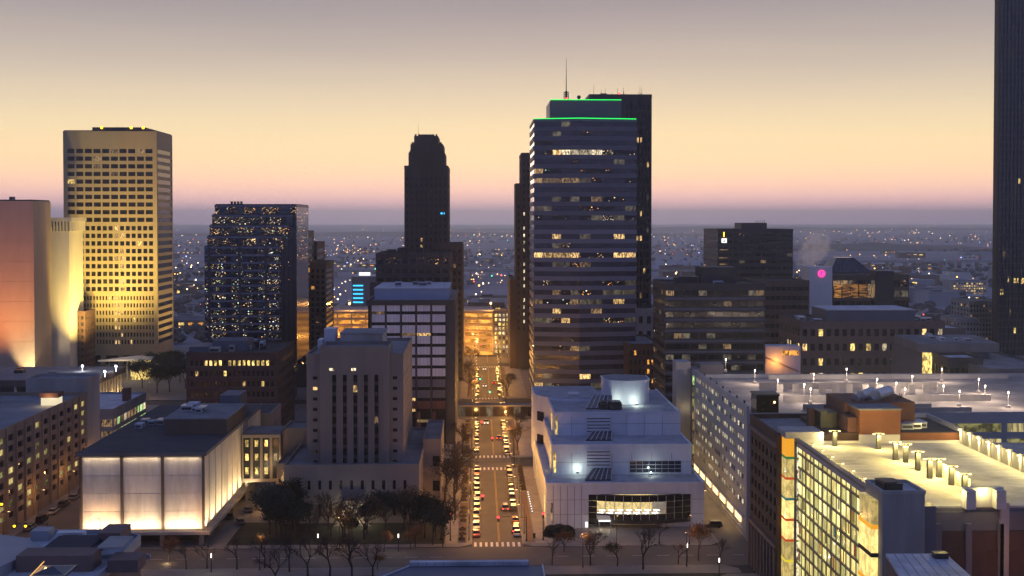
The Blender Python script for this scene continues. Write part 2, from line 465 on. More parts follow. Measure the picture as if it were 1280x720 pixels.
def rooftop(t, X0, X1, Y0, Y1, Z, n, seed, mats=('roof_white', 'concrete', 'dark_metal'), hmax=3):
    """plant on a roof: boxes with a grille band, pipes"""
    rnd = random.Random(seed)
    for i in range(n):
        w, l, h = rnd.uniform(1.5, 4), rnd.uniform(1.5, 5), rnd.uniform(1, hmax)
        x, y = rnd.uniform(X0, max(X0 + .1, X1 - w)), rnd.uniform(Y0, max(Y0 + .1, Y1 - l))
        mb = MB().box(x, x + w, y, y + l, Z + .1, Z + h).box(x - .08, x + w + .08, y - .08, y + l + .08, Z + h, Z + h + .15)
        mb.box(x + .2, x + w - .2, y - .05, y, Z + h * .35, Z + h * .8, 1)
        t.part('rooftop_unit', mb, [rnd.choice(mats), 'dark_metal'])


def light(kind, loc, energy, col, parent=None, size=.3, spot=None, target=None, name='lamp_light', sy=None, blend=.6):
    d = bpy.data.lights.new(name, kind); d.energy = energy; d.color = col
    if kind == 'AREA':
        d.size = size
        if sy: d.shape = 'RECTANGLE'; d.size_y = sy
    else: d.shadow_soft_size = size
    if kind == 'SPOT': d.spot_size = spot; d.spot_blend = blend
    o = bpy.data.objects.new(name, d); COL.objects.link(o)
    base = Vector((0, 0, 0))
    if parent: o.parent = parent; base = parent.location
    o.location = Vector(loc) - base
    if target is not None:
        o.rotation_euler = (Vector(target) - Vector(loc)).to_track_quat('-Z', 'Y').to_euler()
    return o


def copy_tree(o, loc, rz=0, parent=None):
    c = o.copy(); COL.objects.link(c)
    if parent: c.parent = parent
    else: c.location = loc; c.rotation_euler = (0, 0, rz)
    for ch in list(o.children): copy_tree(ch, None, 0, c)
    return c

# ================================================================== SETTING: ground, streets, pavements
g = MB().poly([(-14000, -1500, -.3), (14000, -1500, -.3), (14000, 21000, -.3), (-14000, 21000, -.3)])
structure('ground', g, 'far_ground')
HUD, HAR, ROB, BRO = (275, 292), (387, 402), (521, 535), (654, 669)
PX0, PX1 = -1.7, 10.9                                  # kerbs of the avenue
LX0, LX1 = -117.5, -102.0                              # street on the left
RX0, RX1 = 59.6, 67.0                                  # lane on the right
asp = MB(); asp.poly([(-420, 120, -.1), (520, 120, -.1), (520, 760, -.1), (-420, 760, -.1)])
structure('road', asp, 'asphalt')
av = MB().poly([(PX0, 150, -.06), (PX1, 150, -.06), (PX1, 700, -.06), (PX0, 700, -.06)])
avenue = structure('avenue_road', av, 'street_concrete')
cross = MB()
cs = structure('cross_street', MB().poly([(-420, HUD[0], -.03), (520, HUD[0], -.03), (520, HUD[1], -.03), (-420, HUD[1], -.03)])
               .poly([(RX0 - 1, HUD[1], -.03), (RX1 + 1, HUD[1], -.03), (RX1 + 1, 520, -.03), (RX0 - 1, 520, -.03)])
               .poly([(LX0, HUD[1], -.03), (LX1, HUD[1], -.03), (LX1, 520, -.03), (LX0, 520, -.03)]), 'street_concrete')
xs = [(-420, LX0), (LX1, PX0), (PX1, RX0), (RX1, 520)]
ys = [(120, HUD[0]), (HUD[1], HAR[0]), (HAR[1], ROB[0]), (ROB[1], BRO[0]), (BRO[1], 760)]
for (x0, x1) in xs:
    for (y0, y1) in ys:
        c = 2.5
        p = MB().prism([(x0 + c, y0), (x1 - c, y0), (x1, y0 + c), (x1, y1 - c), (x1 - c, y1), (x0 + c, y1), (x0, y1 - c), (x0, y0 + c)], -.1, .06)
        b = structure('pavement', p, 'pavement')
        k = .16                                         # kerb stones along the block edge
        kb = MB().box(x0, x0 + k, y0 + c, y1 - c, -.1, .09).box(x1 - k, x1, y0 + c, y1 - c, -.1, .09) \
            .box(x0 + c, x1 - c, y0, y0 + k, -.1, .09).box(x0 + c, x1 - c, y1 - k, y1, -.1, .09)
        new('kerb', kb.mesh('kerb', 'concrete'), b)
# lawn of the courthouse and park strip in front
structure('lawn', MB().box(-62, -8.5, 295, 317, .0, .12), 'lawn')
structure('park_lawn', MB().box(-90, 64, 228, 268.5, .0, .12), 'lawn')
structure('path', MB().prism([(22, 228), (30, 228), (64, 262), (64, 268), (56, 268)], .0, .14), 'pavement')
for (y0, y1) in ys[1:4]:
    structure('footway', MB().box(-8.3, PX0 - 3.6, y0 + 3, y1 - 3, .0, .075).box(14.2, 18.5 if y0 < 300 else 22, y0 + 3, y1 - 3, .0, .075), 'footway_stone')
    structure('planting_strip', MB().box(PX0 - 3.4, PX0 - 1.3, y0 + 4, y1 - 4, .0, .075).box(PX1 + 1.3, PX1 + 3.0, y0 + 4, y1 - 4, .0, .075), 'brick_paving')
# markings
st = MB().box(-.3, .3, -2.0, 2.0, 0, .012).mesh('crosswalk_stripe', 'paint')
for yc in (HUD[1] + 2.4, HUD[0] - 2.4, HAR[0] - 2.3, HAR[1] + 2.3, ROB[0] - 1.8, ROB[1] + 1.8, BRO[0] - 1.8):
    for k in range(9):
        new('crosswalk_stripe', st, avenue, (PX0 + .9 + k * 1.35, yc, -.045))
ln = MB()
for (y0, y1) in ys: ln.box(4.9, 5.02, y0 + 5, y1 - 5, -.05, -.045).box(5.2, 5.32, y0 + 5, y1 - 5, -.05, -.045)
new('centre_line', ln.mesh('centre_line', 'paint_yellow'), avenue)
st2 = MB().box(-1.5, 1.5, -.06, .06, 0, .01).mesh('lane_dash', 'paint')
for k in range(60):
    x = -160 + k * 6
    if -6 < x < 15: continue
    new('lane_dash', st2, cs, (x, (HUD[0] + HUD[1]) / 2, -.022))

# ================================================================== BUILDINGS
# ---- left parking garage (its street face recedes along the left street)
GX = -121.0
t = Thing('parking_garage', 'tan concrete parking garage with rows of square dark openings and vertical ribs', 'parking garage', (-140, 278, 0))
rows = div(2.6, 25.4, 8, .56); cols = div(277, 371, 15, .66)
volume(t, -175, GX, 277, 371, 0, 26, 'garage_concrete', {'R': (cols, rows)}, .5,
       chooser(.30, ['garage_dim', 'garage_dim', 'garage_glow'], 'glass', .5, 3), 'roof_grey', 1.1, wname='opening', jit=0)
for i, (c0, c1) in enumerate(cols[:-1]):
    yc = (c1 + cols[i + 1][0]) / 2
    t.part('rib', MB().box(GX + .45, GX + 1.0, yc - .35, yc + .35, 0, 26.6), 'garage_concrete')
volume(t, -139, GX + .6, 371.6, 384, 0, 30.5, 'concrete', None, roof='roof_grey', roofname='stair_tower_roof')
t.part('penthouse', MB().box(-152, -143, 352, 362, 26.1, 31), 'slate_panel')
t.part('kiosk', MB().box(-127, -122.2, 351, 355, 26.1, 28.4).box(-127.3, -121.9, 350.6, 355.4, 28.4, 29.8, 1), ['kiosk_light', 'red_brick'], label='lit rooftop kiosk under a red roof')
t.done()
light('POINT', (-124.6, 349, 28.4), 380, (1, .72, .35), t.o, .4, name='kiosk_glow')

# ---- tall windowless slab on the far left and the flared stair block beside it
Y = 600
x1 = AX(43, Y); zt = AZ(251, Y, 20)
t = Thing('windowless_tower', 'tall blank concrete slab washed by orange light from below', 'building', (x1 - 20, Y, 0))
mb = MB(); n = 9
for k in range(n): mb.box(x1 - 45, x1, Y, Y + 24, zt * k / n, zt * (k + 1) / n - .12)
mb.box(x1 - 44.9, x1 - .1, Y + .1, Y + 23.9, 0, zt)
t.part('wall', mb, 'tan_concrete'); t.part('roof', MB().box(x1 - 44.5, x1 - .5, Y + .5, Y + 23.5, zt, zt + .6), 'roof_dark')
rooftop(t, x1 - 30, x1 - 12, Y + 3, Y + 20, zt + .4, 4, 2)
mb = MB()
for k in range(5): mb.tube((x1 - 26 + k * 1.7, Y + 5, zt), (x1 - 26 + k * 1.7, Y + 5, zt + 3.5 + (k % 3)), .12, .08)
t.part('antenna', mb, 'dark_metal'); t.done()
light('SPOT', (x1 - 14, Y - 38, 6), 150000, (1, .33, .06), t.o, 1.0, R(80), (x1 - 15, Y, 50), 'orange_flood', blend=1)
light('SPOT', (x1 + 7, Y - 9, 1), 8000, (1, .78, .40), t.o, .5, R(85), (x1 + 1.5, Y + 4, 34), 'uplight')
Y2 = 628
xa, xb = AX(56, Y2), AX(90, Y2); zt2 = AZ(272, Y2, 70)
t = Thing('flared_stair_block', 'pale concrete block with slotted crown, lit warm from its foot', 'building', ((xa + xb) / 2, Y2, 0))
t.part('wall', MB().prism([(xa, Y2), (xb - 1.2, Y2), (xb - 1.2, Y2 + 22), (xa, Y2 + 22)], 0, zt2 - 7), 'pale_stone')
mb = MB().box(xa - .4, xb + .4, Y2 - 1, Y2 + 23, zt2 - 2, zt2)
for k in range(9):
    x = xa + (xb - xa - 1) * k / 8
    mb.box(x, x + .75, Y2 - .8, Y2 + 1, zt2 - 7, zt2 - 2)
    y = Y2 + 2 + k * 2.3
    mb.box(xb - 1.4, xb + .2, y, y + .9, zt2 - 7, zt2 - 2)
mb.box(xa + .2, xb - 1.6, Y2 + .6, Y2 + 22, zt2 - 7, zt2 - 2, 1)
t.part('crown', mb, ['pale_stone', 'concrete_dark']); t.done()
light('SPOT', ((xa + xb) / 2 - 3, Y2 - 40, 2), 34000, (1, .76, .42), t.o, .6, R(80), ((xa + xb) / 2, Y2, 46), 'uplight')

# ---- gold-lit office tower
Y = 667
x0, x1 = AX(82, Y), AX(196.5, Y); yb = Y + 33
zz = lambda py: AZ(py, Y, 140)
t = Thing('gold_lit_tower', 'square office tower of pale concrete lit gold, dark window grid narrowing downward', 'office tower', ((x0 + x1) / 2, Y, 0))
ztop = zz(164)
r1 = div(zz(279.5), zz(184), 10, .56); r2 = div(zz(366), zz(280.5), 9, .58); r3 = div(zz(432), zz(368), 7, .56)
zb = zz(444)
pick = chooser(.045, ['lit_warm', 'lit_dim', 'lit_gold', 'lit_dim'], 'glass', .8, 5)
mb = MB().box(x0, x1, Y, yb, zb, ztop - .02, 1)
for fc, pl, (a0, a1) in (('F', Y, (x0 - .45, x1 + .45)), ('R', x1, (Y, yb)), ('L', x0, (Y, yb)), ('B', yb, (x0 - .45, x1 + .45))):
    for rows, nc, za, zc, fr in ((r1, 10, zz(280), ztop, .82), (r2, 15, zz(366.5), zz(280), .70), (r3, 28, zb, zz(366.5), .52)):
        cols = div(x0, x1, nc, fr, 1.4, 1.4) if fc in 'FB' else [(Y + 1.2, yb - 1.2)]
        punched(mb, fc, pl, a0, a1, za, zc, cols, rows, .45)
        if fc in 'FR':
            for ri, (q0, q1) in enumerate(reversed(rows)):
                for ci, (c0, c1) in enumerate(cols):
                    mt = pick((nc, ri), ci) if fc == 'F' else 'glass'
                    if fc == 'F' and rows is not r1 and abs((c0 + c1) / 2 - (x0 + x1) / 2 - 4) < 3 and random.random() < .55: mt = 'lit_warm'
                    t.pane(fc, pl, c0, c1, q0, q1, mt)
t.part('wall', mb, ['gold_light_concrete', 'glass'])
t.part('roof', MB().box(x0, x1, Y, yb, ztop, ztop + .5), 'roof_dark')
t.part('penthouse', MB().box(AX(115, Y), AX(181, Y), Y + 3, yb - 4, ztop + .5, zz(158.5)), 'charcoal')
for px in (127, 164, 179):
    t.part('roof_lamp', MB().ball(AX(px, Y), Y + 2.6, zz(159), .8), 'lens_yellow')
mb = MB().box(x0 + 3, x1 - 3, Y + 4, yb - 4, 0, zb, 1)
for k in range(6):
    xx = x0 + (x1 - x0 - 2.6) * k / 5
    for yy in ((Y, yb - 2.6) if k in (1, 2, 3, 4) else [Y + j * (yb - Y - 2.6) / 3 for j in range(4)]): mb.box(xx, xx + 2.6, yy, yy + 2.6, 0, zb)
t.part('colonnade', mb, ['gold_light_concrete', 'glass']); t.done()
for fx in (.62, .8, 1.0):
    light('SPOT', (x0 + (x1 - x0) * fx, Y - 50, 10), 330000, (1, .70, .17), t.o, 1.2, R(86), (x0 + (x1 - x0) * (fx - .32), Y, 74), 'flood', blend=1)
light('SPOT', (x1 + 34, Y + 16, 4), 80000, (1, .64, .16), t.o, 1.0, R(100), (x1, Y + 16, 62), 'flood')

# narrow dark office block between the flared block and the gold tower
Y = 640; x0, x1 = AX(88, Y), AX(106, Y)
t = Thing('narrow_brick_block', 'narrow dark brick block in front of the gold lit tower', 'building', ((x0 + x1) / 2, Y, 0))
zt = AZ(391, Y, 97)
volume(t, x0, x1, Y, Y + 16, 0, zt, 'dark_brick', {'F': (div(x0, x1, 3, .5), div(3, zt - 1, 8, .5)), 'R': (div(Y, Y + 16, 5, .5), div(3, zt - 1, 8, .5))}, .3, chooser(.1, ['lit_dim', 'lit_warm'], seed=8), 'roof_dark'); t.done()

# colonnaded pavilion with lit columns and entrance canopy
t = Thing('colonnaded_pavilion', 'low flat-roofed pavilion with a row of lit columns along its side', 'building', (-185, 513, 0))
X1 = -164
t.part('wall', MB().box(-232, X1 - 3.5, 516, 556, 0, 9.6), 'brown_stone')
mb = MB().box(-236, X1 + .8, 511, 559, 9.6, 12.2); t.part('roof', mb, 'brown_stone')
t.part('roof_deck', MB().box(-235, X1, 512, 558, 12.2, 12.35), 'roof_grey')
cm = MB().box(-.4, .4, -.4, .4, 0, 9.55).mesh('column', 'pale_stone')
for k in range(11):
    yy = 514 + k * 4.2; new('column', cm, t.o, Vector((X1 - .6, yy, .06)) - t.loc)
    if k % 2 == 0: light('POINT', (X1 - 2.0, yy + 2, 1.0), 900, (1, .66, .25), t.o, .2, name='column_light')
for q in (-224, -210, -196, -182): new('column', cm, t.o, Vector((q, 512.4, .06)) - t.loc)
rooftop(t, -215, -178, 516, 548, 12.3, 5, 4)
for (px, py) in ((103, 457.5), (131, 464.5), (145, 458)):
    p = gnd(px, py, 14.6); t.part('roof_lamp', MB().ball(p.x, p.y, 14.6, .55).tube((p.x, p.y, 12.3), (p.x, p.y, 14.4), .1, .1), 'lamp_cool')
    light('POINT', (p.x, p.y - .9, 15.0), 900, (.9, .93, 1), t.o, .4)
t.done()
Y = 600; xa, xb = AX(122, Y), AX(186, Y)
t = Thing('entrance_canopy', 'thin pale entrance canopy over a brightly lit lobby box', 'canopy', ((xa + xb) / 2, Y, 0))
zc = AZ(452, Y, 150)
t.part('canopy_slab', MB().prism([(xa, Y), (xb, Y + 4), (xb - 3, Y + 24), (xa + 12, Y + 20)], zc, zc + .7), 'pale_stone')
t.part('lobby', MB().box(AX(160, Y), AX(179, Y), Y + 4, Y + 14, .06, zc), 'lit_gold')
for q in (.15, .5, .85): t.part('post', MB().cyl(xa + (xb - xa) * q, Y + 6, .35, .06, zc, 8), 'concrete')
t.done(); light('POINT', ((xa + xb) / 2, Y - 5, zc + 5), 3500, (1, .82, .5), t.o, .4)

# white-roofed block with green-lit ribbon windows
t = Thing('ribbon_window_block', 'low block with white roof and ribbon windows lit pale green', 'building', (-150, 432, 0))
xa = -182; xb = AX(140, 432)
rows = [(2.2, 4.4), (6.0, 8.6)]
volume(t, xa, xb, 432, 474, 0, 11.5, 'concrete', {'F': (div(xa, xb, 12, .9), rows), 'R': (div(432, 474, 10, .9), rows)}, .3,
       chooser(.75, ['lit_green', 'lit_green', 'lit_white', 'lit_dim'], 'glass', .2, 2), 'roof_white')
t.part('chimney', MB().box(xb - 3.4, xb - .8, 455, 458, 11.6, 16.5), 'red_brick'); t.done()

# ---- red brick office with a lit top floor
Y = 430; x0, x1 = AX(234, Y), AX(346, Y); zt = AZ(443, Y, 290)
t = Thing('red_brick_office', 'dark red brick office block with a bright yellow row of top floor windows', 'office building', ((x0 + x1) / 2, Y, 0))
cols = div(x0, x1, 18, .58, .8, .8); rows = div(1, zt - 1.2, 8, .5)
pk = chooser(.05, ['lit_gold', 'lit_warm'], 'glass', .6, 9)
volume(t, x0, x1, Y, Y + 38, 0, zt, 'dark_brick', {'F': (cols, rows), 'R': (div(Y, Y + 38, 14, .55), rows)}, .35,
       lambda r, c: ('lit_gold' if r == 7 and c not in (0, 1, 2, 3, 7) and c < 17 else pk(r, c)), 'roof_dark', .8)
for (z0, z1) in rows: t.part('stone_band', MB().box(x0 - .42, x1 + .42, Y - .42, Y - .3, z0 - .55, z0 - .2), 'brown_stone')
t.part('penthouse', MB().box(AX(266, Y + 10), AX(308, Y + 10), Y + 10, Y + 24, zt, AZ(426, Y + 10, 290)).box(AX(236, Y + 6), AX(262, Y + 6), Y + 6, Y + 20, zt, zt + 2.2), 'slate_panel')
rooftop(t, x0 + 2, x1 - 5, Y + 3, Y + 32, zt, 9, 21); t.done()

# ---- stepped dark glass tower with city-light reflections painted as glowing dots, with its lower companion
Y = 500
t = Thing('glass_tower', 'dark stepped glass tower with hundreds of city light reflections painted as small dots', 'office tower', (AX(302, Y), Y, 0))
lev = [(255.5, 349, 308, 500), (259, 354, 295, 503), (262, 360, 281.5, 506), (265, 365.5, 268.5, 509), (268.5, 370.5, 256, 512)]
for k, (pa, pb, py, yy) in enumerate(lev):
    xa, xb = AX(pa, yy, py), AX(pb, yy, py); zt = AZ(py, yy, 310)
    mb = MB().box(xa, xb, yy, 548, 0 if k == 0 else 20, zt, 0)
    zlo = 12 if k == 0 else AZ(lev[k - 1][2], yy, 310) - 1
    nr = 18 if k == 0 else 1
    hh = (zt - zlo) / nr
    for r in range(nr + 1): mb.box(xa - .12, xb + .12, yy - .12, 548.1, zlo + r * hh - (.9 if r else .2), zlo + r * hh - .1, 1)
    t.part('curtain_wall', mb, ['glass_blue', 'tower_band'])
    t.part('roof', MB().box(xa + .2, xb - .2, yy + .2, 547.8, zt + .02, zt + .35), 'roof_dark')
    nc = 14
    for r in range(nr):
        for c in range(nc):
            q0 = xa + (xb - xa) * c / nc; q1 = xa + (xb - xa) * (c + 1) / nc
            pr = 1.0 if k == 0 and r > 7 else .5 if k == 0 and r < 3 else .85
            mt = 'sparkle' if random.random() < (.75 if r > 4 or k else .3) else 'sparkle_few' if random.random() < .4 else 'glass_blue'
            if k == 0 and r == 4 and c not in (4, 8): mt = 'lit_warm'
            if k == 0 and c in (4, 9) and r > 3: mt = 'glass'
            t.pane('F', yy, q0 + .12, q1 - .12, zlo + r * hh + .05, zlo + (r + 1) * hh - .95, mt, .03, jit=.3)
    if k in (0, 2, 4):
        for r in range(nr if k == 0 else 6):
            z0 = (zlo + r * hh) if k == 0 else zt - (r + 1) * 4
            t.pane('R', xb, yy + 1, 547, z0 + .1, z0 + (hh if k == 0 else 4) - 1, 'sparkle_warm', .03)
for k in range(3):
    xq = AX((300, 333, 262)[k], Y)
    t.part('mullion_fin', MB().box(xq - .5, xq + .5, Y - .5, Y - .14, 0, AZ(309, Y, 300)), 'charcoal')
mb = MB(); zt = AZ(256, 512, 300)
for k in range(4): mb.box(AX(289 + k * 4, 520), AX(291 + k * 4, 520), 520, 522, zt, zt + 1.6)
t.part('antenna', mb, 'dark_metal'); t.done()

for i, (pa, pb, py, yy, lb, wl) in enumerate(((364, 381, 291, 575, 'slim dark glass block with amber edge behind the sparkling glass tower', 'charcoal'),
                                              (378, 396, 305, 610, 'dark slab peeking out behind the slim glass block', 'deco_brick'),
                                              (388, 407, 330, 585, 'lower brown slab, last of the dark row behind the glass tower', 'brown_stone'))):
    xa, xb = AX(pa, yy), AX(pb, yy); zt = AZ(py, yy, 385)
    t = Thing(('slim_glass_block', 'dark_slab_block', 'brown_slab_block')[i], lb, 'building', ((xa + xb) / 2, yy, 0))
    rows = div(10, zt - 2, 17, .6)
    volume(t, xa - (8 if i == 0 else 0), xb, yy, yy + 30, 0, zt, wl, {'F': (div(xa, xb, 3, .6), rows), 'R': ([(yy + 1, yy + 29)], rows)}, .3,
           chooser((.3, .05, .03)[i], ['lit_amber', 'sparkle_warm', 'lit_dim'], 'glass', .6, 30 + i), 'roof_dark'); t.done()

# ---- luminous box (public building with uplit stone screens)
Y = gnd(180, 683).y
x0, x1 = AX(101, Y, 600), AX(254, Y, 600); zb, zt = AZ(663, Y, 180), AZ(569, Y, 180); yb = 372
t = Thing('luminous_box_building', 'wide box building whose pale stone screens glow from lights along their base', 'building', ((x0 + x1) / 2, Y, 0))
t.part('core', MB().box(x0 + .5, x1 - .5, Y + .6, yb - .4, zb, zt - .05), 'concrete')
nb = 3; bw = (x1 - x0) / nb
for k in range(nb):
    for r in range(4):
        h = (zt - .9 - zb) / 4
        t.part('stone_screen', MB().box(x0 + k * bw + .38, x0 + (k + 1) * bw - .38, Y + .1 + .03 * ((k + r) % 2), Y + .5, zb + .3 + r * h, zb + .3 + (r + 1) * h - .05), 'glow_panel')
    light('AREA', (x0 + (k + .5) * bw, Y - 1.5, zb + .15), 950, (1, .74, .43), t.o, bw - 1.2, None, (x0 + (k + .5) * bw, Y - .2, zb + 7), 'screen_light', .25)
    light('AREA', (x0 + (k + .5) * bw, Y - .55, zt - .35), 120, (1, .80, .52), t.o, bw - 1.5, None, (x0 + (k + .5) * bw, Y - .3, zb), 'screen_light', .2)
ns = 11; sw = (yb - Y) / ns
for k in range(ns):
    for r in range(2):
        h = (zt - .9 - zb) / 2
        t.part('stone_screen', MB().box(x1 - .5, x1 - .1 - .03 * ((k + r) % 2), Y + k * sw + .12, Y + (k + 1) * sw - .12, zb + .3 + r * h, zb + .3 + (r + 1) * h - .05), 'glow_panel')
    if k < 9: light('AREA', (x1 + 1.4, Y + (k + .5) * sw, zb + .15), 1000, (1, .74, .38), t.o, .25, None, (x1 + .2, Y + (k + .5) * sw, zb + 7), 'screen_light', sw - .6)
for k in range(nb + 1):
    xx = x0 + k * bw
    t.part('fin', MB().box(xx - .28, xx + .28, Y - .25, Y + .5, zb, zt), 'brown_stone')
for k in range(ns + 1):
    t.part('fin', MB().box(x1 - .5, x1 + .12, Y + k * sw - .08 + (.34 if k == 0 else 0), Y + k * sw + .08 + (.34 if k == 0 else 0), zb + .3, zt - .3), 'pale_stone')
t.part('ledge', MB().box(x0 - 1.0, x1 + 1.9, Y - 1.9, yb, zb - .7, zb), 'concrete')
t.part('roof', MB().box(x0 - .9, x1 + .9, Y - .9, yb + .5, zt, zt + .55), 'roof_dark')
t.part('roof_edge', MB().box(x0 - 1.0, x1 + 1.0, Y - 1.0, Y - .88, zt - .05, zt + .7).box(x1 + .88, x1 + 1.0, Y - .88, yb, zt - .05, zt + .7), 'concrete_dark')
mb = MB().box(x0 + 3, x1 - 3, Y + 5, yb - 2, .06, zb - .7, 1)
t.part('ground_floor', mb, ['concrete', 'glass_brown'])
cm = MB().box(-.5, .5, -.5, .5, .06, zb - .7).mesh('column', 'limestone')
for k in range(4): new('column', cm, t.o, Vector((x0 + .5 + k * (x1 - x0 - 1) / 3, Y + .2, 0)) - t.loc)
for k in range(1, 8): new('column', cm, t.o, Vector((x1 - .5, Y + .2 + k * 9, 0)) - t.loc)
pa, pb = gnd(205, 546, zt), gnd(288, 546, zt)
t.part('penthouse', MB().box(pa.x, pb.x - 1, pa.y, pa.y + 26, zt + .5, zt + 4.6), 'brown_stone')
t.part('penthouse_roof', MB().box(pa.x - .2, pb.x - .8, pa.y - .2, pa.y + 26.2, zt + 4.6, zt + 4.9), 'roof_grey')
t.part('upper_penthouse', MB().box(pa.x + 9, pb.x - 3, pa.y + 27, pa.y + 38, zt + .5, zt + 7), 'slate_panel')
rooftop(t, pa.x + 1, pa.x + 10, pa.y + 4, pa.y + 20, zt + 4.9, 4, 17, ('duct_metal', 'roof_white'), 1.8)
rooftop(t, pa.x - 12, pa.x - 3, pa.y + 4, pa.y + 20, zt + .4, 4, 18, ('duct_metal', 'roof_white'), 1.5)
t.done()
LBX1, LBZ = x1, zt
# rear wing with plain wall
xa = x1 + .5
t = Thing('rear_wing', 'plain lower wing joined behind the glowing box building', 'building', (xa, yb + 12, 0))
volume(t, x0 + 20, AX(336, yb + 2), yb + 2, yb + 22, 0, AZ(520, yb + 2, 320), 'limestone', {'R': (div(yb + 2, yb + 22, 6, .3), [(4, 16)])}, .3, lambda r, c: 'glass', 'roof_dark'); t.done()

# bridge link with dark bays and gold windows
Y = 342; xa, xb = AX(303, Y, 570), AX(351, Y, 570); z0, z1 = AZ(602, Y, 325), AZ(543, Y, 325)
t = Thing('bridge_link', 'raised white framed link block with dark bays and small gold windows', 'building', ((xa + xb) / 2, Y, 0))
cols = div(xa, xb, 4, .74); 
mb = MB(); punched(mb, 'F', Y, xa, xb, z0, z1, cols, [(z0 + .9, z1 - .9)], .5)
mb.box(xa, xb, Y, Y + 12, z0, z1); t.part('frame', mb, 'limestone')
for ci, (c0, c1) in enumerate(cols):
    t.part('bay', MB().box(c0, c1, Y - .12, Y - .02, z0 + .9, z1 - .9), 'glass')
    for r in range(3):
        if ci == 3 and r != 1: continue
        z = z0 + 2.2 + r * 3.9
        t.pane('F', Y, c0 + .5, c1 - .6, z, z + 1.9, 'lit_gold' if ci < 3 else 'lit_dim', .2)
t.part('roof', MB().box(xa, xb, Y, Y + 12, z1, z1 + .4), 'roof_grey')
for q in (xa + .6, xb - 1.4): t.part('pier', MB().box(q, q + .8, Y + .5, Y + 11.5, .06, z0), 'concrete')
t.part('lantern', MB().box(xb + .1, xb + .5, Y - .7, Y - .3, z0 + 5, z0 + 6), 'lamp_warm')
t.done(); light('POINT', (xb + .3, Y - 1.4, z0 + 5.2), 700, (1, .6, .25), t.o, .2)
Y2 = 345; xc = AX(384, Y2)
t = Thing('annex', 'low plain limestone annex between bridge link and courthouse', 'building', ((xb + xc) / 2, Y2, 0))
volume(t, xb + .2, xc + 6, Y2, Y2 + 14, 0, z1 + .3, 'limestone', None, roof='roof_grey')
volume(t, xb + 1, xc + 4, Y2 - 14, Y2 - .1, 0, AZ(583, Y2 - 14, 370), 'limestone', {'F': (div(xb + 1, xc + 4, 4, .3), [(2, 5), (8, 11)])}, .25, lambda r, c: 'lit_warm' if (r, c) == (1, 0) else 'glass', 'roof_grey'); t.done()
light('POINT', (AX(335, 330), 330, 6), 1100, (1, .5, .14), None, .3, name='yard_light')

# ---- courthouse
Y = 322; zz = lambda py: AZ(py, Y, 450)
t = Thing('courthouse', 'stepped limestone courthouse tower with tall recessed window strips and flat top', 'courthouse', (AX(445, Y), Y, 0))
xa, xb, xc, xd = AX(384, Y), AX(402, Y), AX(484, Y), AX(502, Y)
zr = zz(447); zc = zz(437); yb = 366
rows = div(zz(584), zz(466), 9, .66); wrows = [(a + .4, b - .6) for a, b in rows]
pk = chooser(.06, ['lit_white', 'lit_dim', 'lit_warm'], 'glass', .5, 6)
volume(t, xa, xd, Y + 1.4, yb, 0, zr, 'limestone', {'F': ([(xa + 1.3, xa + 2.5), (xd - 2.5, xd - 1.3)], wrows), 'R': (div(Y + 4, yb, 8, .3), wrows)}, .35, pk, 'roof_grey', 1.0)
sc_ = div(AX(411, Y), AX(477, Y), 5, .38)
volume(t, xb, xc, Y, Y + 12, 0, zc, 'limestone', {'F': (sc_, [(rows[0][0], rows[-1][1])])}, .5, None, 'roof_grey', 1.0)
for ri, (r0, r1) in enumerate(rows):
    for ci, (c0, c1) in enumerate(sc_): t.pane('F', Y, c0, c1, r0, r1, pk(ri, ci), .05)
for i, (c0, c1) in enumerate(sc_):
    for r in range(len(rows) - 1): t.part('spandrel', MB().box(c0, c1, Y - .22, Y - .08, rows[r][1], rows[r + 1][0]), 'deco_brick')
    t.part('fluted_pier', MB().box(c1 + .45, c1 + .8, Y - .78, Y - .5, zz(584), zz(462)), 'limestone')
for k, (px, py) in enumerate(((414.5, 461.5), (442, 461.5))):
    t.pane('F', Y - .5, AX(px - 2.8, Y), AX(px + 2.8, Y), zz(py + 1.6), zz(py - 1.6), 'lit_white', .05)
t.part('penthouse', MB().prism([(AX(425, Y + 14), Y + 14), (AX(478, Y + 14), Y + 14), (AX(478, Y + 14), Y + 30), (AX(425, Y + 14), Y + 30)], zr, AZ(418, Y + 14, 450)), 'concrete')
t.part('penthouse_roof', MB().box(AX(424, Y + 14), AX(479, Y + 14), Y + 13.8, Y + 30.2, AZ(418, Y + 14, 450), AZ(416.5, Y + 14, 450)), 'roof_grey')
t.part('cooling_tower', MB().box(AX(405, Y + 20), AX(419, Y + 20), Y + 20, Y + 26, zr, AZ(411, Y + 20, 410)).box(AX(398, Y + 20), AX(404, Y + 20), Y + 18, Y + 24, zr, AZ(424, Y + 20, 410)), 'white_metal')
xa, xb = AX(356, 316), AX(522, 316); zb = AZ(585, 316, 450)
volume(t, xa, xb, 316, 372, 0, zb, 'limestone', {'F': (div(xa, xb, 11, .28, 2, 2), [(2, 5.2), (9, 11.4)]), 'R': (div(316, 372, 9, .3), [(3, 9)])}, .35, chooser(.02, ['lit_dim'], seed=4), 'roof_grey', 1.0)
xe0, xe1 = AX(432, 315), AX(450, 315)
t.part('entrance', MB().box(xe0 - 1, xe1 + 1, 314.2, 315.6, .1, 6.4).box(xe0, xe1, 314.0, 314.2, .1, 5.0, 1), ['limestone', 'lit_white'])
for q in range(4): t.part('step', MB().box(xe0 - 2 - q * .3, xe1 + 2 + q * .3, 313.8 - q * .5, 314.3 - q * .5, .06, .75 - q * .17), 'limestone')
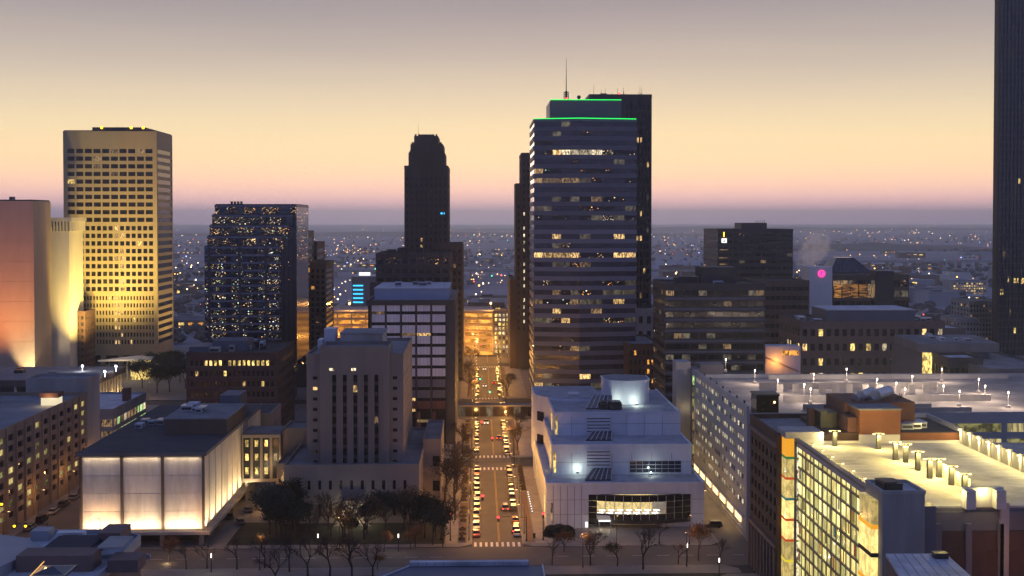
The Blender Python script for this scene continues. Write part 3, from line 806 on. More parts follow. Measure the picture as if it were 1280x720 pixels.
for q in (xe0 - .6, xe1 + .6):
    t.part('entrance_lantern', MB().box(q - .3, q + .3, 313.5, 314.1, 2.6, 3.8), 'lamp_white')
    light('POINT', (q, 312.9, 3.2), 420, (1, .85, .5), t.o, .3)
xf = AX(523, 330)
volume(t, xb + .6, xb + 5, 340, 372, 0, 17, 'limestone', {'F': ([(xb + 3, xb + 5)], [(3, 6), (10, 13)])}, .25, lambda r, c: 'glass', 'roof_grey'); t.done()

# ---- banded panel office behind the courthouse
Y = 428; zz = lambda py: AZ(py, Y, 510)
x0, x1 = AX(460, Y), AX(567, Y)
t = Thing('panel_clad_office', 'office block of white panel bands and dark glass strips between black piers', 'office building', ((x0 + x1) / 2, Y, 0))
zt = zz(379); nf = 13; fh = zt / nf
t.part('core', MB().box(x0, x1, Y, 505, 0, zt - .1), 'glass')
t.part('roof', MB().box(x0 + .3, x1 - .3, Y + .3, 504.7, zt, zt + .3), 'roof_grey')
t.part('parapet', MB().box(x0 - .5, x1 + .5, Y - .7, Y - .1, zt - .7, zt + 1.1).box(x1, x1 + .5, Y - .1, 505, zt - .7, zt + 1.1).box(x0 - .5, x0, Y - .1, 505, zt - .7, zt + 1.1), 'charcoal')
xl, xr = AX(463.5, Y), AX(558, Y); nb = 5; bw = (xr - xl) / nb
for k in range(nb + 1): t.part('pier', MB().box(xl + k * bw - .22, xl + k * bw + .22, Y - .6, Y, 0, zt - .7), 'charcoal')
t.part('corner_pier', MB().box(xr + .3, x1 + .5, Y - .75, Y, 0, zt - .7), 'charcoal')
pk = chooser(.07, ['lit_warm', 'lit_dim', 'lit_dim'], 'glass', .8, 12)
for f in range(1, nf):
    wl = 'white_panel' if f > 4 else ('red_brick' if f > 1 else 'dark_brick')
    for k in range(nb):
        for q in range(4):
            a = xl + k * bw + .34 + q * (bw - .68) / 4
            t.part('panel', MB().box(a + .03, a + (bw - .68) / 4 - .03, Y - .3, Y - .02, f * fh + 1.0, (f + 1) * fh - .1), 'white_panel' if f > 5 else 'slate_panel' if f > 3 else 'red_brick') if f > 2 or q == 0 else None  # red reflection on the lower floors put in as panel colour
        t.pane('F', Y, xl + k * bw + .34, xl + (k + 1) * bw - .34, f * fh - .05, f * fh + .95, pk(f, k), .05)
for f in range(1, nf):
    t.part('side_band', MB().box(x1, x1 + .3, Y + .2, 504.8, f * fh + 1.25, (f + 1) * fh - .75 * (f == nf - 1)), 'charcoal')
yp = Y + 14
t.part('penthouse', MB().box(AX(468, yp), AX(561, yp), yp, yp + 40, zt + .3, AZ(361, yp, 510)), 'pent_panel')
t.part('penthouse_roof', MB().box(AX(468, yp) - .2, AX(561, yp) + .2, yp - .2, yp + 40.2, AZ(361, yp, 510), AZ(360, yp, 510)), 'roof_white')
rooftop(t, AX(480, yp), AX(550, yp), yp + 6, yp + 34, AZ(360, yp, 510), 4, 44, hmax=1.6); t.done()

# brown block with lit crown behind it
Y = 540; x0, x1 = AX(471, Y), AX(562, Y); zt = AZ(319, Y, 515)
t = Thing('lit_crown_block', 'brown block with a string of small lights along its top storey', 'office building', ((x0 + x1) / 2, Y, 0))
rows = div(10, zt - 5, 12, .5)
volume(t, x0, x1, Y, Y + 40, 0, zt, 'deco_brick', {'F': (div(x0, x1, 9, .7), rows + [(zt - 4, zt - 1.2)]), 'R': (div(Y, Y + 40, 9, .6), rows)}, .4,
       lambda r, c: 'sparkle_warm' if r == 12 else ('glass_brown' if r > 7 else 'glass'), 'roof_dark')
t.part('terrace', MB().box(x0 - 2.5, x1 + 1, Y - 6, Y - .5, 0, AZ(352, Y, 515)), 'deco_brick')
rooftop(t, x0 + 2, x1 - 6, Y + 4, Y + 30, zt, 6, 33, ('dark_metal', 'charcoal')); t.done()
x0, x1 = AX(540, 600), AX(577.5, 600); zt = AZ(307, 600, 560)
t = Thing('dark_rear_block', 'dark block rising behind the lit crown block beside the avenue', 'building', ((x0 + x1) / 2, 600, 0))
rows = div(8, zt - 1, 16, .5)
volume(t, x0, x1, 600, 650, 0, zt, 'deco_brick', {'F': (div(x0, x1, 6, .45), rows), 'R': (div(600, 650, 14, .5), rows)}, .3, chooser(.03, ['lit_dim', 'lit_warm'], seed=51), 'roof_dark'); t.done()

# ---- art deco tower
Y = 602; zz = lambda py: AZ(py, Y, 532)
t = Thing('art_deco_tower', 'dark art deco tower with stepped crown and vertical piers', 'tower', (AX(533, Y), Y, 0))
tiers = [(506.5, 559.5, 0, 209, Y, 40), (511, 556, 209, 190, Y + 1.5, 37), (513.5, 554, 190, 179.5, Y + 3, 34), (518, 548, 179.5, 169, Y + 5, 28), (523, 543, 169, 167, Y + 7, 20)]
pk = chooser(.05, ['lit_warm', 'lit_dim'], 'glass', .8, 14)
for k, (pa, pb, pb_, pt, yy, dp) in enumerate(tiers):
    xa, xb = AX(pa, yy), AX(pb, yy); z0 = 0 if pb_ == 0 else zz(pb_); z1 = zz(pt)
    if k == 0:
        rows = div(14, z1 - 4, 26, .5); cols = div(xa, xb, 9, .36)
        def pk2(r, c):
            if r == 10 and c in (2, 3): return 'lit_gold'
            if c == 3 and 10 <= r <= 18: return random.choice(['lit_gold', 'lit_warm', 'glass'])
            return pk(r, c) if r < 18 else 'glass'
        volume(t, xa, xb, yy, yy + dp, 0, z1, 'deco_brick', {'F': (cols, rows), 'R': (div(yy, yy + dp, 7, .36), rows)}, .3, pk2, 'roof_dark', .8)
        for c0, c1 in cols[:-1]:
            t.part('pier', MB().box(c1 + .7, c1 + 1.3, yy - .8, yy - .3, 0, z1 + 1.2), 'deco_brick')
        t.pane('F', yy - .3, AX(551, yy), AX(556, yy), zz(267.8), zz(265.6), 'led_cyan', .1)
    else:
        mb = MB().box(xa, xb, yy, yy + dp, z0, z1)
        n = 7
        for q in range(n): mb.box(xa + (xb - xa) * (q + .25) / n, xa + (xb - xa) * (q + .75) / n, yy - .3, yy, z0, z1 + (.9 if k < 4 else 0))
        t.part('crown_tier', mb, 'deco_brick')
t.part('flagpole', MB().tube((AX(523, Y + 10), Y + 12, zz(168)), (AX(523, Y + 10), Y + 12, zz(151)), .12, .06), 'dark_metal'); t.done()

# ---- skybridge over the avenue
Y = 449
t = Thing('skybridge', 'enclosed skybridge crossing the avenue between office blocks', 'skybridge', (5, Y, 0))
xa, xb = AX(573, Y), AX(668, Y); z0, z1 = AZ(524, Y, 620), AZ(506, Y, 620)
t.part('deck', MB().box(xa, xb, Y, Y + 4.5, z0, z0 + 1.0), 'concrete_dark'); t.part('roof', MB().box(xa, xb, Y - .2, Y + 4.7, z1 - .7, z1), 'concrete_dark')
for k in range(11):
    a = xa + (xb - xa) * k / 11; b = xa + (xb - xa) * (k + 1) / 11
    t.part('mullion', MB().box(a - .1, a + .1, Y - .05, Y + .15, z0 + 1, z1 - .7), 'dark_metal')
    t.pane('F', Y + .2, a + .1, b - .1, z0 + 1, z1 - .7, 'glass_brown' if k % 4 else 'lit_faint', .05, jit=0)
t.part('back_wall', MB().box(xa, xb, Y + 4.2, Y + 4.4, z0 + 1, z1 - .7), 'glass'); t.done()

# ---- main banded tower with green edge lights
Y = 522; zz = lambda py: AZ(py, Y, 730)
xa, xm, xb = AX(667.5, Y), AX(724, Y - 3), AX(794.5, Y)
t = Thing('banded_office_tower', 'tall office tower of grey bands and dark glass, green light lines along its top', 'office tower', ((xa + xb) / 2, Y, 0))
poly = [(xa, Y), (xm, Y - 4), (xb, Y), (xb, Y + 38), (xa, Y + 38)]
big = lambda e: [(xa - e, Y - e), (xm, Y - 4 - e), (xb + e, Y - e), (xb + e, Y + 38 + e), (xa - e, Y + 38 + e)]
zt = zz(150); nf = 29; fh = (zt - 6) / nf
t.part('glass_core', MB().prism(poly, 0, zt - .05), 'glass_blue')
for f in range(nf + 1):
    z0 = 6 + f * fh
    t.part('spandrel', MB().prism(big(.35), z0 - .95, z0 + (.95 if f < nf else .3)), 'slate_panel' if f > 17 else 'blue_grey_panel')  # upper bands darker: their sky reflection put into the panel colour
pk = chooser(.30, ['sparkle_few', 'lit_faint', 'sparkle_warm', 'lit_warm', 'lit_faint', 'lit_faint', 'sparkle_few', 'sparkle_few', 'sparkle_warm', 'sparkle', 'lit_dim'], 'tower_glass', .9, 77)
for f in range(nf):
    z0 = 6 + f * fh + .98; z1 = 6 + (f + 1) * fh - .98
    for seg, (p, q, n) in enumerate((((xa, Y), (xm, Y - 4), 5), ((xm, Y - 4), (xb, Y), 5))):
        for c in range(n):
            mt = pk(f, seg * 5 + c)
            if f == 14: mt = 'lit_warm' if c < 4 and seg == 0 or c > 2 else 'sparkle_warm'
            if f == 25 and seg == 0 and c > 2 or f == 25 and seg == 1 and c < 2: mt = 'lit_white'
            if f == 22 and seg == 0: mt = 'lit_dim'
            ux, uy = (q[0] - p[0]) / n, (q[1] - p[1]) / n
            L = math.hypot(ux, uy); ang = math.atan2(uy, ux)
            cx, cyy = p[0] + ux * (c + .5), p[1] + uy * (c + .5)
            t.count += 1
            o = new('window', pane_mesh(L - .25, z1 - z0, mt), t.o, Vector((cx + .08 * math.sin(ang), cyy - .08 * math.cos(ang), (z0 + z1) / 2)) - t.loc, ang + R(random.uniform(-.3, .3)))
t.part('roof', MB().prism(big(-.3), zt + .3, zt + .5), 'roof_dark')
yu = Y + 4
ua, ub = AX(688, yu), AX(776, yu); zu = AZ(125, yu, 730)
t.part('upper_storey', MB().box(ua, ub, yu, yu + 28, zt, zu), 'slate_panel')
t.part('upper_storey_side', MB().box(ua - .35, ua - .02, yu + .5, yu + 27.5, zt + .6, zu - .5), 'blue_grey_panel')
t.part('edge_light', MB().prism([(xa, Y - .65), (xm, Y - 4.65), (xb, Y - .65), (xb, Y - .4), (xm, Y - 4.4), (xa, Y - .4)], zt + .31, zt + .60), 'led_green', label='green light line along the main roof edge')
t.part('edge_light', MB().box(ua, ub, yu - .3, yu - .02, zu - .05, zu + .22), 'led_green', label='green light line along the upper storey edge')
xm2 = AX(707.5, yu + 6); zm = AZ(72, yu + 6, 707)
mb = MB().tube((xm2, yu + 6, zu), (xm2, yu + 6, zu + 4.5), .5, .5, 6).tube((xm2, yu + 6, zu + 4.5), (xm2, yu + 6, zm), .22, .06, 6)
for q in range(4): mb.box(xm2 - 1.1, xm2 + 1.1, yu + 4.9, yu + 7.1, zu + .8 + q * 1.0, zu + 1.0 + q * 1.0)
for sx in (-1, 1):
    for sy in (-1, 1): mb.tube((xm2 + sx, yu + 6 + sy, zu), (xm2 + sx, yu + 6 + sy, zu + 4.2), .09, .09)
mast = t.part('antenna_mast', mb, 'dark_metal'); new('beacon', MB().ball(xm2, yu + 4.7, zu + 1.2, .4).mesh('beacon', 'lens_red', t.loc), mast)
t.part('camera_dome', MB().cyl(AX(724, yu), yu + 3, .5, zu, zu + 1.0, 8).ball(AX(724, yu), yu + 3, zu + 1.5, .9), 'dark_metal'); t.done()

# dark ribbed tower rising behind it
Y = 575; x0, x1 = AX(737, Y), AX(813, Y); zt = AZ(121, Y, 775)
t = Thing('dark_ribbed_tower', 'dark tower with fine vertical ribs and rooftop aerials behind the banded tower', 'office tower', ((x0 + x1) / 2, Y, 0))
rows = div(30, zt - 3, 27, .62); cols = div(AX(780, Y), x1, 7, .55, .6, .6)
pk = chooser(.05, ['lit_dim', 'lit_warm', 'lit_faint'], 'glass', .9, 18)
volume(t, x0, x1, Y, Y + 30, 0, zt, 'charcoal', {'F': (cols, rows)}, .35, lambda r, c: 'lit_warm' if r in (10, 13, 22) and c in (0, 1, 2, 3, 4) and c != r % 5 else pk(r, c), 'roof_dark', 1.2)
for c0, c1 in cols: t.part('rib', MB().box(c1 + .3, c1 + .6, Y - .75, Y - .35, 0, zt), 'charcoal')
rnd = random.Random(5)
for k in range(15):
    q = x0 + 2 + rnd.random() * (x1 - x0 - 4); yy = Y + 2 + rnd.random() * 16
    t.part('aerial', MB().tube((q, yy, zt), (q, yy, zt + rnd.uniform(2, 7)), .16, .07).box(q - .5, q + .5, yy - .1, yy + .1, zt + 1.2, zt + 1.5), 'dark_metal')
t.part('plant_room', MB().box(AX(750, Y + 8), AX(758, Y + 8), Y + 8, Y + 14, zt, zt + 2.5).box(AX(764, Y + 8), AX(775, Y + 8), Y + 8, Y + 12, zt, zt + 1.4), 'dark_metal')
t.part('beacon', MB().ball(AX(773, Y), Y - .2, zt + 1.6, .45), 'lens_red'); t.done()

# slim dark tower on the right of the avenue
Y = 640; x0, x1 = AX(652.5, Y), AX(700, Y); zt = AZ(193, Y, 657)
t = Thing('slim_stepped_tower', 'slim dark stepped tower with small bright windows at the edge of the avenue', 'tower', (x0, Y, 0))
rows = div(20, zt - 3, 24, .45)
volume(t, x0, x1, Y, Y + 34, 0, zt, 'deco_brick', {'F': (div(x0, x1, 9, .34), rows), 'L': (div(Y, Y + 34, 7, .4), rows)}, .3,
       lambda r, c: 'lit_white' if c in (0, 2) and r < 17 and (r * 7 + c) % 5 else 'glass', 'roof_dark')
xs0 = AX(645.5, Y)
volume(t, xs0, x0 - .4, Y + 3, Y + 30, 0, AZ(231, Y, 657), 'deco_brick', {'F': (div(xs0, x0 - .4, 1, .4), rows[:18])}, .3, lambda r, c: 'glass', 'roof_dark')
xs1 = AX(638.5, Y)
volume(t, xs1, xs0 - .4, Y + 5, Y + 60, 0, AZ(352, Y, 657), 'brown_stone', {'L': (div(Y + 5, Y + 65, 14, .4), div(4, 45, 11, .5))}, .3, chooser(.15, ['lit_dim', 'lit_warm'], seed=61), 'roof_dark'); t.done()
# low blocks right of the banded tower
for i, (pa, pb, py, yy, dp, wl, nc, nr, lb) in enumerate(((796, 826, 388, 560, 40, 'concrete', 3, 5, 'pale low annex at the foot of the dark ribbed tower'),
                                                    (786, 824, 432, 505, 40, 'dark_brick', 7, 6, 'dark brick block with a few amber windows beside the banded tower'))):
    xa, xb = AX(pa, yy), AX(pb, yy); zt = AZ(py, yy, 810)
    t = Thing(('annex_block', 'brick_annex')[i], lb, 'building', ((xa + xb) / 2, yy, 0))
    rows = div(2, zt - 1, nr, .5)
    volume(t, xa, xb, yy, yy + dp, 0, zt, wl, {'F': (div(xa, xb, nc, .5), rows)}, .3, chooser(.15, ['lit_amber', 'lit_warm'], seed=70 + i), 'roof_grey'); rooftop(t, xa + 1, xb - 3, yy + 4, yy + dp - 5, zt, 3, i); t.done()

# ---- white stepped library
Y = 309; zz = lambda py: AZ(py, Y, 780)
t = Thing('stepped_library', 'white terraced civic building with curved lit glass front and round rooftop drum', 'library', (38, Y, 0))
x0, x1 = AX(683, Y), AX(881, Y)
zA, zB, zC, zD = zz(607), 18.9, 25.2, 32.0
yA, yB, yC = 321.6, 337.0, 350.0
xo0, xo1 = AX(736, Y), AX(865, Y)
zo0, zo1 = .1, zz(618)
# front tier with the opening for the curved glass
mb = MB().box(x0, xo0, Y, yA, 0, zA).box(xo1, x1, Y, yA, 0, zA).box(xo0, xo1, Y, yA, zo1, zA).box(xo0, xo1, Y + 9, yA, 0, zo1)
mb.box(x0, x1, yA, 384, 0, zA - .05)
t.part('front_tier', mb, 'white_panel')
for k in range(1, 6):
    xx = x0 + (xo0 - x0) * k / 6
    t.part('panel_joint', MB().box(xx - .05, xx + .05, Y - .03, Y + .02, 0, zA), 'concrete_dark')
t.part('front_terrace', MB().box(x0 + .4, x1 - .4, Y + .4, yA, zA + .01, zA + .25), 'terrace_roof')
t.part('front_coping', MB().box(x0 - .12, x1 + .12, Y - .12, Y + .4, zA, zA + .8).box(x0 - .12, x0 + .4, Y + .4, 370, zA, zA + .8).box(x1 - .4, x1 + .12, Y + .4, 370, zA, zA + .8), 'white_panel')
x2a, x2b = AX(690, yA), AX(865, yA)
xb2 = AX(851, yB); x3a = AX(692, yB)
t.part('middle_tier', MB().box(x2a, x2b, yA, 384, zA, zB), 'white_panel')
t.part('middle_terrace', MB().box(x2a + .4, x2b - .4, yA + .4, yB, zB + .01, zB + .2), 'terrace_roof')
t.part('middle_coping', MB().box(x2a - .1, x2b + .1, yA - .1, yA + .4, zB, zB + .6).box(x2b - .4, x2b + .1, yA + .4, 376, zB, zB + .6).box(x2a - .1, x2a + .4, yA + .4, 376, zB, zB + .6), 'white_panel')
t.part('upper_tier', MB().box(x3a, xb2, yB, 384, zB, zC), 'white_panel')
t.part('upper_roof', MB().box(x3a + .4, xb2 - .4, yB + .4, 383.5, zC + .01, zC + .2), 'terrace_roof')
t.part('upper_coping', MB().box(x3a - .1, xb2 + .1, yB - .1, yB + .4, zC, zC + .5).box(xb2 - .4, xb2 + .1, yB + .4, 384, zC, zC + .5).box(x3a - .1, x3a + .4, yB + .4, 384, zC, zC + .5), 'white_panel')
for zs, ya, xA, xB in ((zA, yA, x2a, x2b), (zB, yB, x3a, xb2)):
    for k in range(1, 7):
        xx = xA + (xB - xA) * k / 7
        t.part('panel_joint', MB().box(xx - .05, xx + .05, ya - .03, ya + .02, zs + .25, zs + 6), 'concrete_dark')
    t.part('panel_joint', MB().box(xA, xB, ya - .025, ya + .02, zs + 3.5, zs + 3.58), 'concrete_dark')
for z_ in (3.6, 7.4): t.part('panel_joint', MB().box(x0, xo0 - .1, Y - .025, Y + .02, z_, z_ + .08).box(xo1 + .1, x1, Y - .025, Y + .02, z_, z_ + .08), 'concrete_dark')
# drum
cx, cyy = AX(784, yC + 6), yC + 8; rr = (AX(813, yC) - AX(755, yC)) / 2
pts = [(cx + rr * math.cos(a), cyy - rr * .8 * math.sin(a)) for a in [math.pi * k / 20 for k in range(21)]]
pts = list(reversed(pts)) + [(cx + rr, cyy + 7), (cx - rr * .3, cyy + 10), (cx - rr, cyy + 7)]
t.part('drum', MB().prism(pts, zC, zD), 'white_panel')
t.part('drum_rim', MB().prism([((p[0] - cx) * 1.03 + cx, (p[1] - cyy) * 1.03 + cyy) for p in pts], zD, zD + .45), 'white_panel')
t.part('drum_roof', MB().prism([((p[0] - cx) * .96 + cx, (p[1] - cyy) * .96 + cyy) for p in pts], zD + .45, zD + .5), 'roof_grey')
# left rounded wing
wr = 13.0
xl = AX(667.5, 368)
pts = [(xl + wr - wr * math.cos(a), 372 - wr * math.sin(a)) for a in [math.pi / 2 * k / 10 for k in range(11)]] + [(37, 372 - wr), (37, 385.5), (xl, 385.5)]
zW = zC + 1.0
t.part('rounded_wing', MB().prism(pts, 7, zW).prism([((p[0] - 30) * .9 + 30, p[1] + .8) for p in pts], 0, 7), 'white_panel')
t.part('rounded_wing_roof', MB().prism([((p[0] - 30) * .96 + 30, p[1] + .3) for p in pts], zW, zW + .2), 'terrace_roof')
for z0 in (12, 19):
    for a in (.55, 1.0):
        p = (xl + wr - (wr + .1) * math.cos(a), 372 - (wr + .1) * math.sin(a))
        o = new('window', pane_mesh(3.6, 2.8, 'glass'), t.o, Vector((p[0], p[1], z0 + 1)) - t.loc, a - math.pi / 2)
for a in (.15, .5, .85, 1.2):
    p = (xl + wr - (wr - .5) * math.cos(a), 372 - (wr - .5) * math.sin(a)); t.part('column', MB().cyl(p[0], p[1], .45, 0, 7, 10), 'white_panel')
light('POINT', (xl + 3, 361, 4.5), 1600, (1, .75, .4), t.o, .3, name='porch_light')
# side slits lit yellow on the avenue side
for (ys_, z0, z1, xp) in ((Y + 5, 1.5, 8.5, x0), (yA + 5, zA + .8, zB - 1, x2a), (yB + 6, zB + .7, zC - 1, x3a), (yB + 18, 3, 12, x0)):
    t.pane('L', xp, ys_, ys_ + 3.0, z0, z1, 'lit_gold', .08)
t.pane('F', Y, AX(688.5, Y), AX(691, Y), 1.5, zz(628), 'lit_dim', .05)
t.pane('F', yA, AX(692, yA), AX(695, yA), zA + .9, zA + 6.3, 'lit_gold', .05)
t.pane('F', yB, AX(694, yB), AX(697, yB), zB + .6, zB + 5.6, 'lit_gold', .05)
t.pane('F', Y, AX(732, Y), AX(735, Y), .3, zz(652), 'sign_white', .12)
# louvres
for (ya, za, zb_, n) in ((yB, AZ(541, yB, 748), AZ(521, yB, 748), 6), (yA, AZ(583, yA, 748), AZ(562.5, yA, 748), 6)):
    a, b = AX(734, ya), AX(763, ya)
    t.part('louvre_recess', MB().box(a, b, ya - .04, ya + .02, za, zb_), 'glass')
    for k in range(n):
        z = za + (zb_ - za) * k / (n - 1)
        t.part('louvre', MB().box(a - .1, b + .1, ya - .5, ya - .05, z - .3, z + .3), 'white_panel')
# ribbon window on the middle tier
for c in range(8):
    for r in range(3):
        a0, a1 = AX(787.5, yA), AX(852, yA); z0, z1 = AZ(590.5, yA, 820), AZ(576, yA, 820)
        w = (a1 - a0) / 8; h = (z1 - z0) / 3
        t.pane('F', yA, a0 + c * w + .05, a0 + (c + 1) * w - .05, z0 + r * h + .07, z0 + (r + 1) * h - .07, 'glass_blue', .06)
t.part('window_frame', MB().box(AX(787, yA), AX(852.5, yA), yA - .05, yA - .01, AZ(591, yA, 820), AZ(575.5, yA, 820)), 'white_metal')
# sloped skylights between tiers
for (ya, yb_, zl, zh) in ((yA - 8, yA - .1, zA + .25, zA + 2.0), (yA + 7, yB - .1, zB + .2, zB + 1.7), (yB + 7, yC + 3, zC + .2, zC + 3.0)):
    a, b = AX(742, yb_), AX(765, yb_); c_ = AX(728, ya)
    mb = MB()
    mb.prism([(a - 3, ya), (b - 1, ya), (b, yb_), (a, yb_)], [zl] * 4, [zl + .4, zl + .4, zh, zh])
    sk = t.part('skylight', mb, 'glass_blue')
    for q in range(6):
        f = q / 5
        new('skylight_bar', MB().tube((a - 3 + (b - a + 2) * f, ya - .05, zl + .45), (a + (b - a) * f, yb_ - .1, zh + .08), .12, .12).mesh('skylight_bar', 'white_metal', t.loc), sk)
rooftop(t, cx - rr - 3, cx - 2, yC - 8, yC - 2, zC + .1, 5, 91, ('slate_panel', 'dark_metal'), 2.4)
rooftop(t, 26, xb2 - 4, yB + 22, 380, zC + .1, 6, 92, ('white_metal', 'roof_white'), 1.5)
# curved glass front
nc = 12
def cv(u): return Y + 1.6 - 2.6 * math.sin(math.pi * u) - .4
zf0, zf1 = zz(649), zz(619)
for c in range(nc):
    u0, u1 = c / nc, (c + 1) / nc
    xA, xB = xo0 + (xo1 - xo0) * u0, xo0 + (xo1 - xo0) * u1
    for r in range(4):
        z0 = zf0 + (zf1 - zf0) * r / 4; z1 = zf0 + (zf1 - zf0) * (r + 1) / 4
        L = math.hypot(xB - xA, cv(u1) - cv(u0)); ang = math.atan2(cv(u1) - cv(u0), xB - xA)
        inner = 1 <= c <= 8 and r in (1, 2)
        mt = 'hall_glass' if inner else ('glass_brown' if r != 3 else 'glass')
        if mt == 'hall_glass' and mt not in MATS:
            m = bpy.data.materials.new('hall_glass'); m.use_nodes = True; MATS['hall_glass'] = m
            b = m.node_tree.nodes['Principled BSDF']; b.inputs['Base Color'].default_value = (.9, .92, .9, 1); b.inputs['Roughness'].default_value = 0
            b.inputs['Alpha'].default_value = .16
        o = new('window', pane_mesh(L - .06, z1 - z0 - .06, mt), t.o, Vector(((xA + xB) / 2, (cv(u0) + cv(u1)) / 2, (z0 + z1) / 2)) - t.loc, ang)
    t.part('mullion', MB().box(xA - .05, xA + .05, cv(u0) - .1, cv(u0) + .1, zf0, zf1), 'white_metal')
    t.part('transom', MB().prism([(xA, cv(u0) - .3), (xB, cv(u1) - .3), (xB, cv(u1) + .1), (xA, cv(u0) + .1)], zf0 - .9, zf0), 'dark_metal')
    t.part('transom', MB().prism([(xA, cv(u0) - .3), (xB, cv(u1) - .3), (xB, cv(u1) + .1), (xA, cv(u0) + .1)], zf1, zf1 + .3), 'dark_metal')
    t.part('floor_slab', MB().prism([(xA, cv(u0) + .1), (xB, cv(u1) + .1), (xB, Y + 9), (xA, Y + 9)], zf0 - .5, zf0 + .1), 'pale_stone')
t.part('reading_room_wall', MB().box(xo0 + 2, xo1 - 9, Y + 8.6, Y + 8.95, zf0 + .1, zf1), 'hall_wall')
for k in range(7):
    for rw in range(2):
        xx = xo0 + 2.6 + k * 2.4 + rw * .8
        t.part('reading_table', MB().box(xx, xx + 1.6, Y + 2.5 + rw * 3, Y + 3.6 + rw * 3, zf0 + .8, zf0 + .95).box(xx + .7, xx + .9, Y + 2.9 + rw * 3, Y + 3.1 + rw * 3, zf0 + .1, zf0 + .8), 'strip_white')
for k in range(4): light('POINT', (xo0 + 3 + k * 5, Y + 4, zf1 - .6), 260, (1, .72, .25), t.o, .3, name='room_light')
# ground floor lobby
for c in range(8):
    a = xo0 + c * (xo1 - xo0) * .66 / 8; b = xo0 + (c + 1) * (xo1 - xo0) * .66 / 8
    t.pane('F', Y + 3, a + .05, b - .05, .2, zf0 - 1, 'lit_dim' if c > 2 else 'glass_brown', .05)
t.part('lobby_wall', MB().box(xo0, xo1, Y + 3, Y + 3.3, 0, zf0 - .5).box(xo0 + 18, xo1, Y + 1, Y + 3, 0, zf0 - .6), 'white_panel')
t.part('entry_canopy', MB().box(AX(748, Y - 4), AX(764, Y - 4), Y - 5, Y + 2, 3.0, 3.4).box(AX(748.5, Y - 4), AX(748.5, Y - 4) + .2, Y - 4.8, Y - 4.6, .06, 3).box(AX(763, Y - 4), AX(763, Y - 4) + .2, Y - 4.8, Y - 4.6, .06, 3), 'white_metal')
t.part('canopy_sign', MB().box(AX(749, Y - 5), AX(763, Y - 5), Y - 5.12, Y - 5.02, 3.05, 3.35), 'strip_white')
for (px, py, z, yy, e) in ((767, 506, zC + 1.0, yC + .6, 520), (796, 507, zC + 1.0, yC + .2, 520), (722, 590, zA + 1.6, yA - 1.8, 300), (814, 591, zA + 1.2, yA - 2.4, 230)):
    xx = AX(px, yy)
    t.part('floodlight', MB().box(xx - .3, xx + .3, yy - .2, yy + .2, z - .6, z - .1).ball(xx, yy, z, .22, 6, 4, 1), ['dark_metal', 'lamp_cool'])
    light('POINT', (xx, yy, z + .35), e, (.88, 1, .80), t.o, .25)
light('POINT', (AX(756, Y - 2), Y - 2.5, 2.6), 320, (1, .85, .6), t.o, .2, name='canopy_light')
t.done()

# ---- civic garage with panelled street face and roof lamps
GX0, GY0, GY1, GZ = 67.8, 299.0, 372.0, 33.2
t = Thing('civic_garage', 'large grey panelled garage with warm lit window rows and lamp posts on its roof deck', 'parking garage', (150, GY0, 0))
rows = div(6.5, GZ - 1, 8, .42)
cols = []
for k in range(7):
    a = GY0 + 3.5 + k * 9.9
    for q in range(3): cols.append((a + q * 2.6, a + q * 2.6 + 1.9))
pk = chooser(.88, ['garage_win', 'garage_win', 'garage_win', 'garage_dim'], 'glass', .1, 3)
DK = 30.6
frows = [(3 + k * 3.9, 3 + k * 3.9 + 2.2) for k in range(7)]
fcols = div(GX0 + 6, 330, 13, .93)
mb = MB().box(GX0, 330, GY0, GY1, 0, DK - .1, 1)
punched(mb, 'L', GX0, GY0, GY1, 0, GZ, cols, rows, .4)
punched(mb, 'F', GY0, GX0 - .4, 330, 0, DK + .9, fcols, frows, .4)
mb.box(GX0 - .03, GX0 + .2, GY0 + .1, GY1 - .5, DK, GZ - .02); mb.box(GX0 - .4, 330, GY1 - .4, GY1 + .1, DK - .5, DK + 1.2)
t.part('wall', mb, ['grey_panel', 'concrete_dark'])
for ri, (r0, r1) in enumerate(rows):
    for ci, (c0, c1) in enumerate(cols): t.pane('L', GX0, c0, c1, r0, r1, pk(ri, ci), .06, jit=0)
for ri, (r0, r1) in enumerate(frows):
    for ci, (c0, c1) in enumerate(fcols): t.pane('F', GY0, c0, c1, r0, r1, 'garage_frosted' if (ri + ci) % 4 else 'garage_dim', .06, jit=0, name='screen')
t.part('roof_deck', MB().box(GX0 + .25, 329.5, GY0 - .2, GY1 - .5, DK - .1, DK + .05), 'roof_deck')
t.part('street_arcade', MB().box(GX0 - .9, GX0 - .45, GY0 + 2, GY1 - 3, 4.4, 4.9), 'white_metal')
for k in range(7):
    yy = GY0 + 8.5 + k * 9.9
    t.part('arcade_light', MB().box(GX0 - .75, GX0 - .5, yy - 3.2, yy + 3.2, 2.6, 4.3), 'strip_warm')
    light('AREA', (GX0 - 1.1, yy, 4.0), 420, (1, .68, .34), t.o, .4, None, (GX0 - 4, yy, 0), 'arcade_lamp', 5)
t.part('ramp_wall', MB().box(GX0 - .6, GX0 - .45, GY0 + 2, GY1 - 3, .1, 1.2), 'concrete')
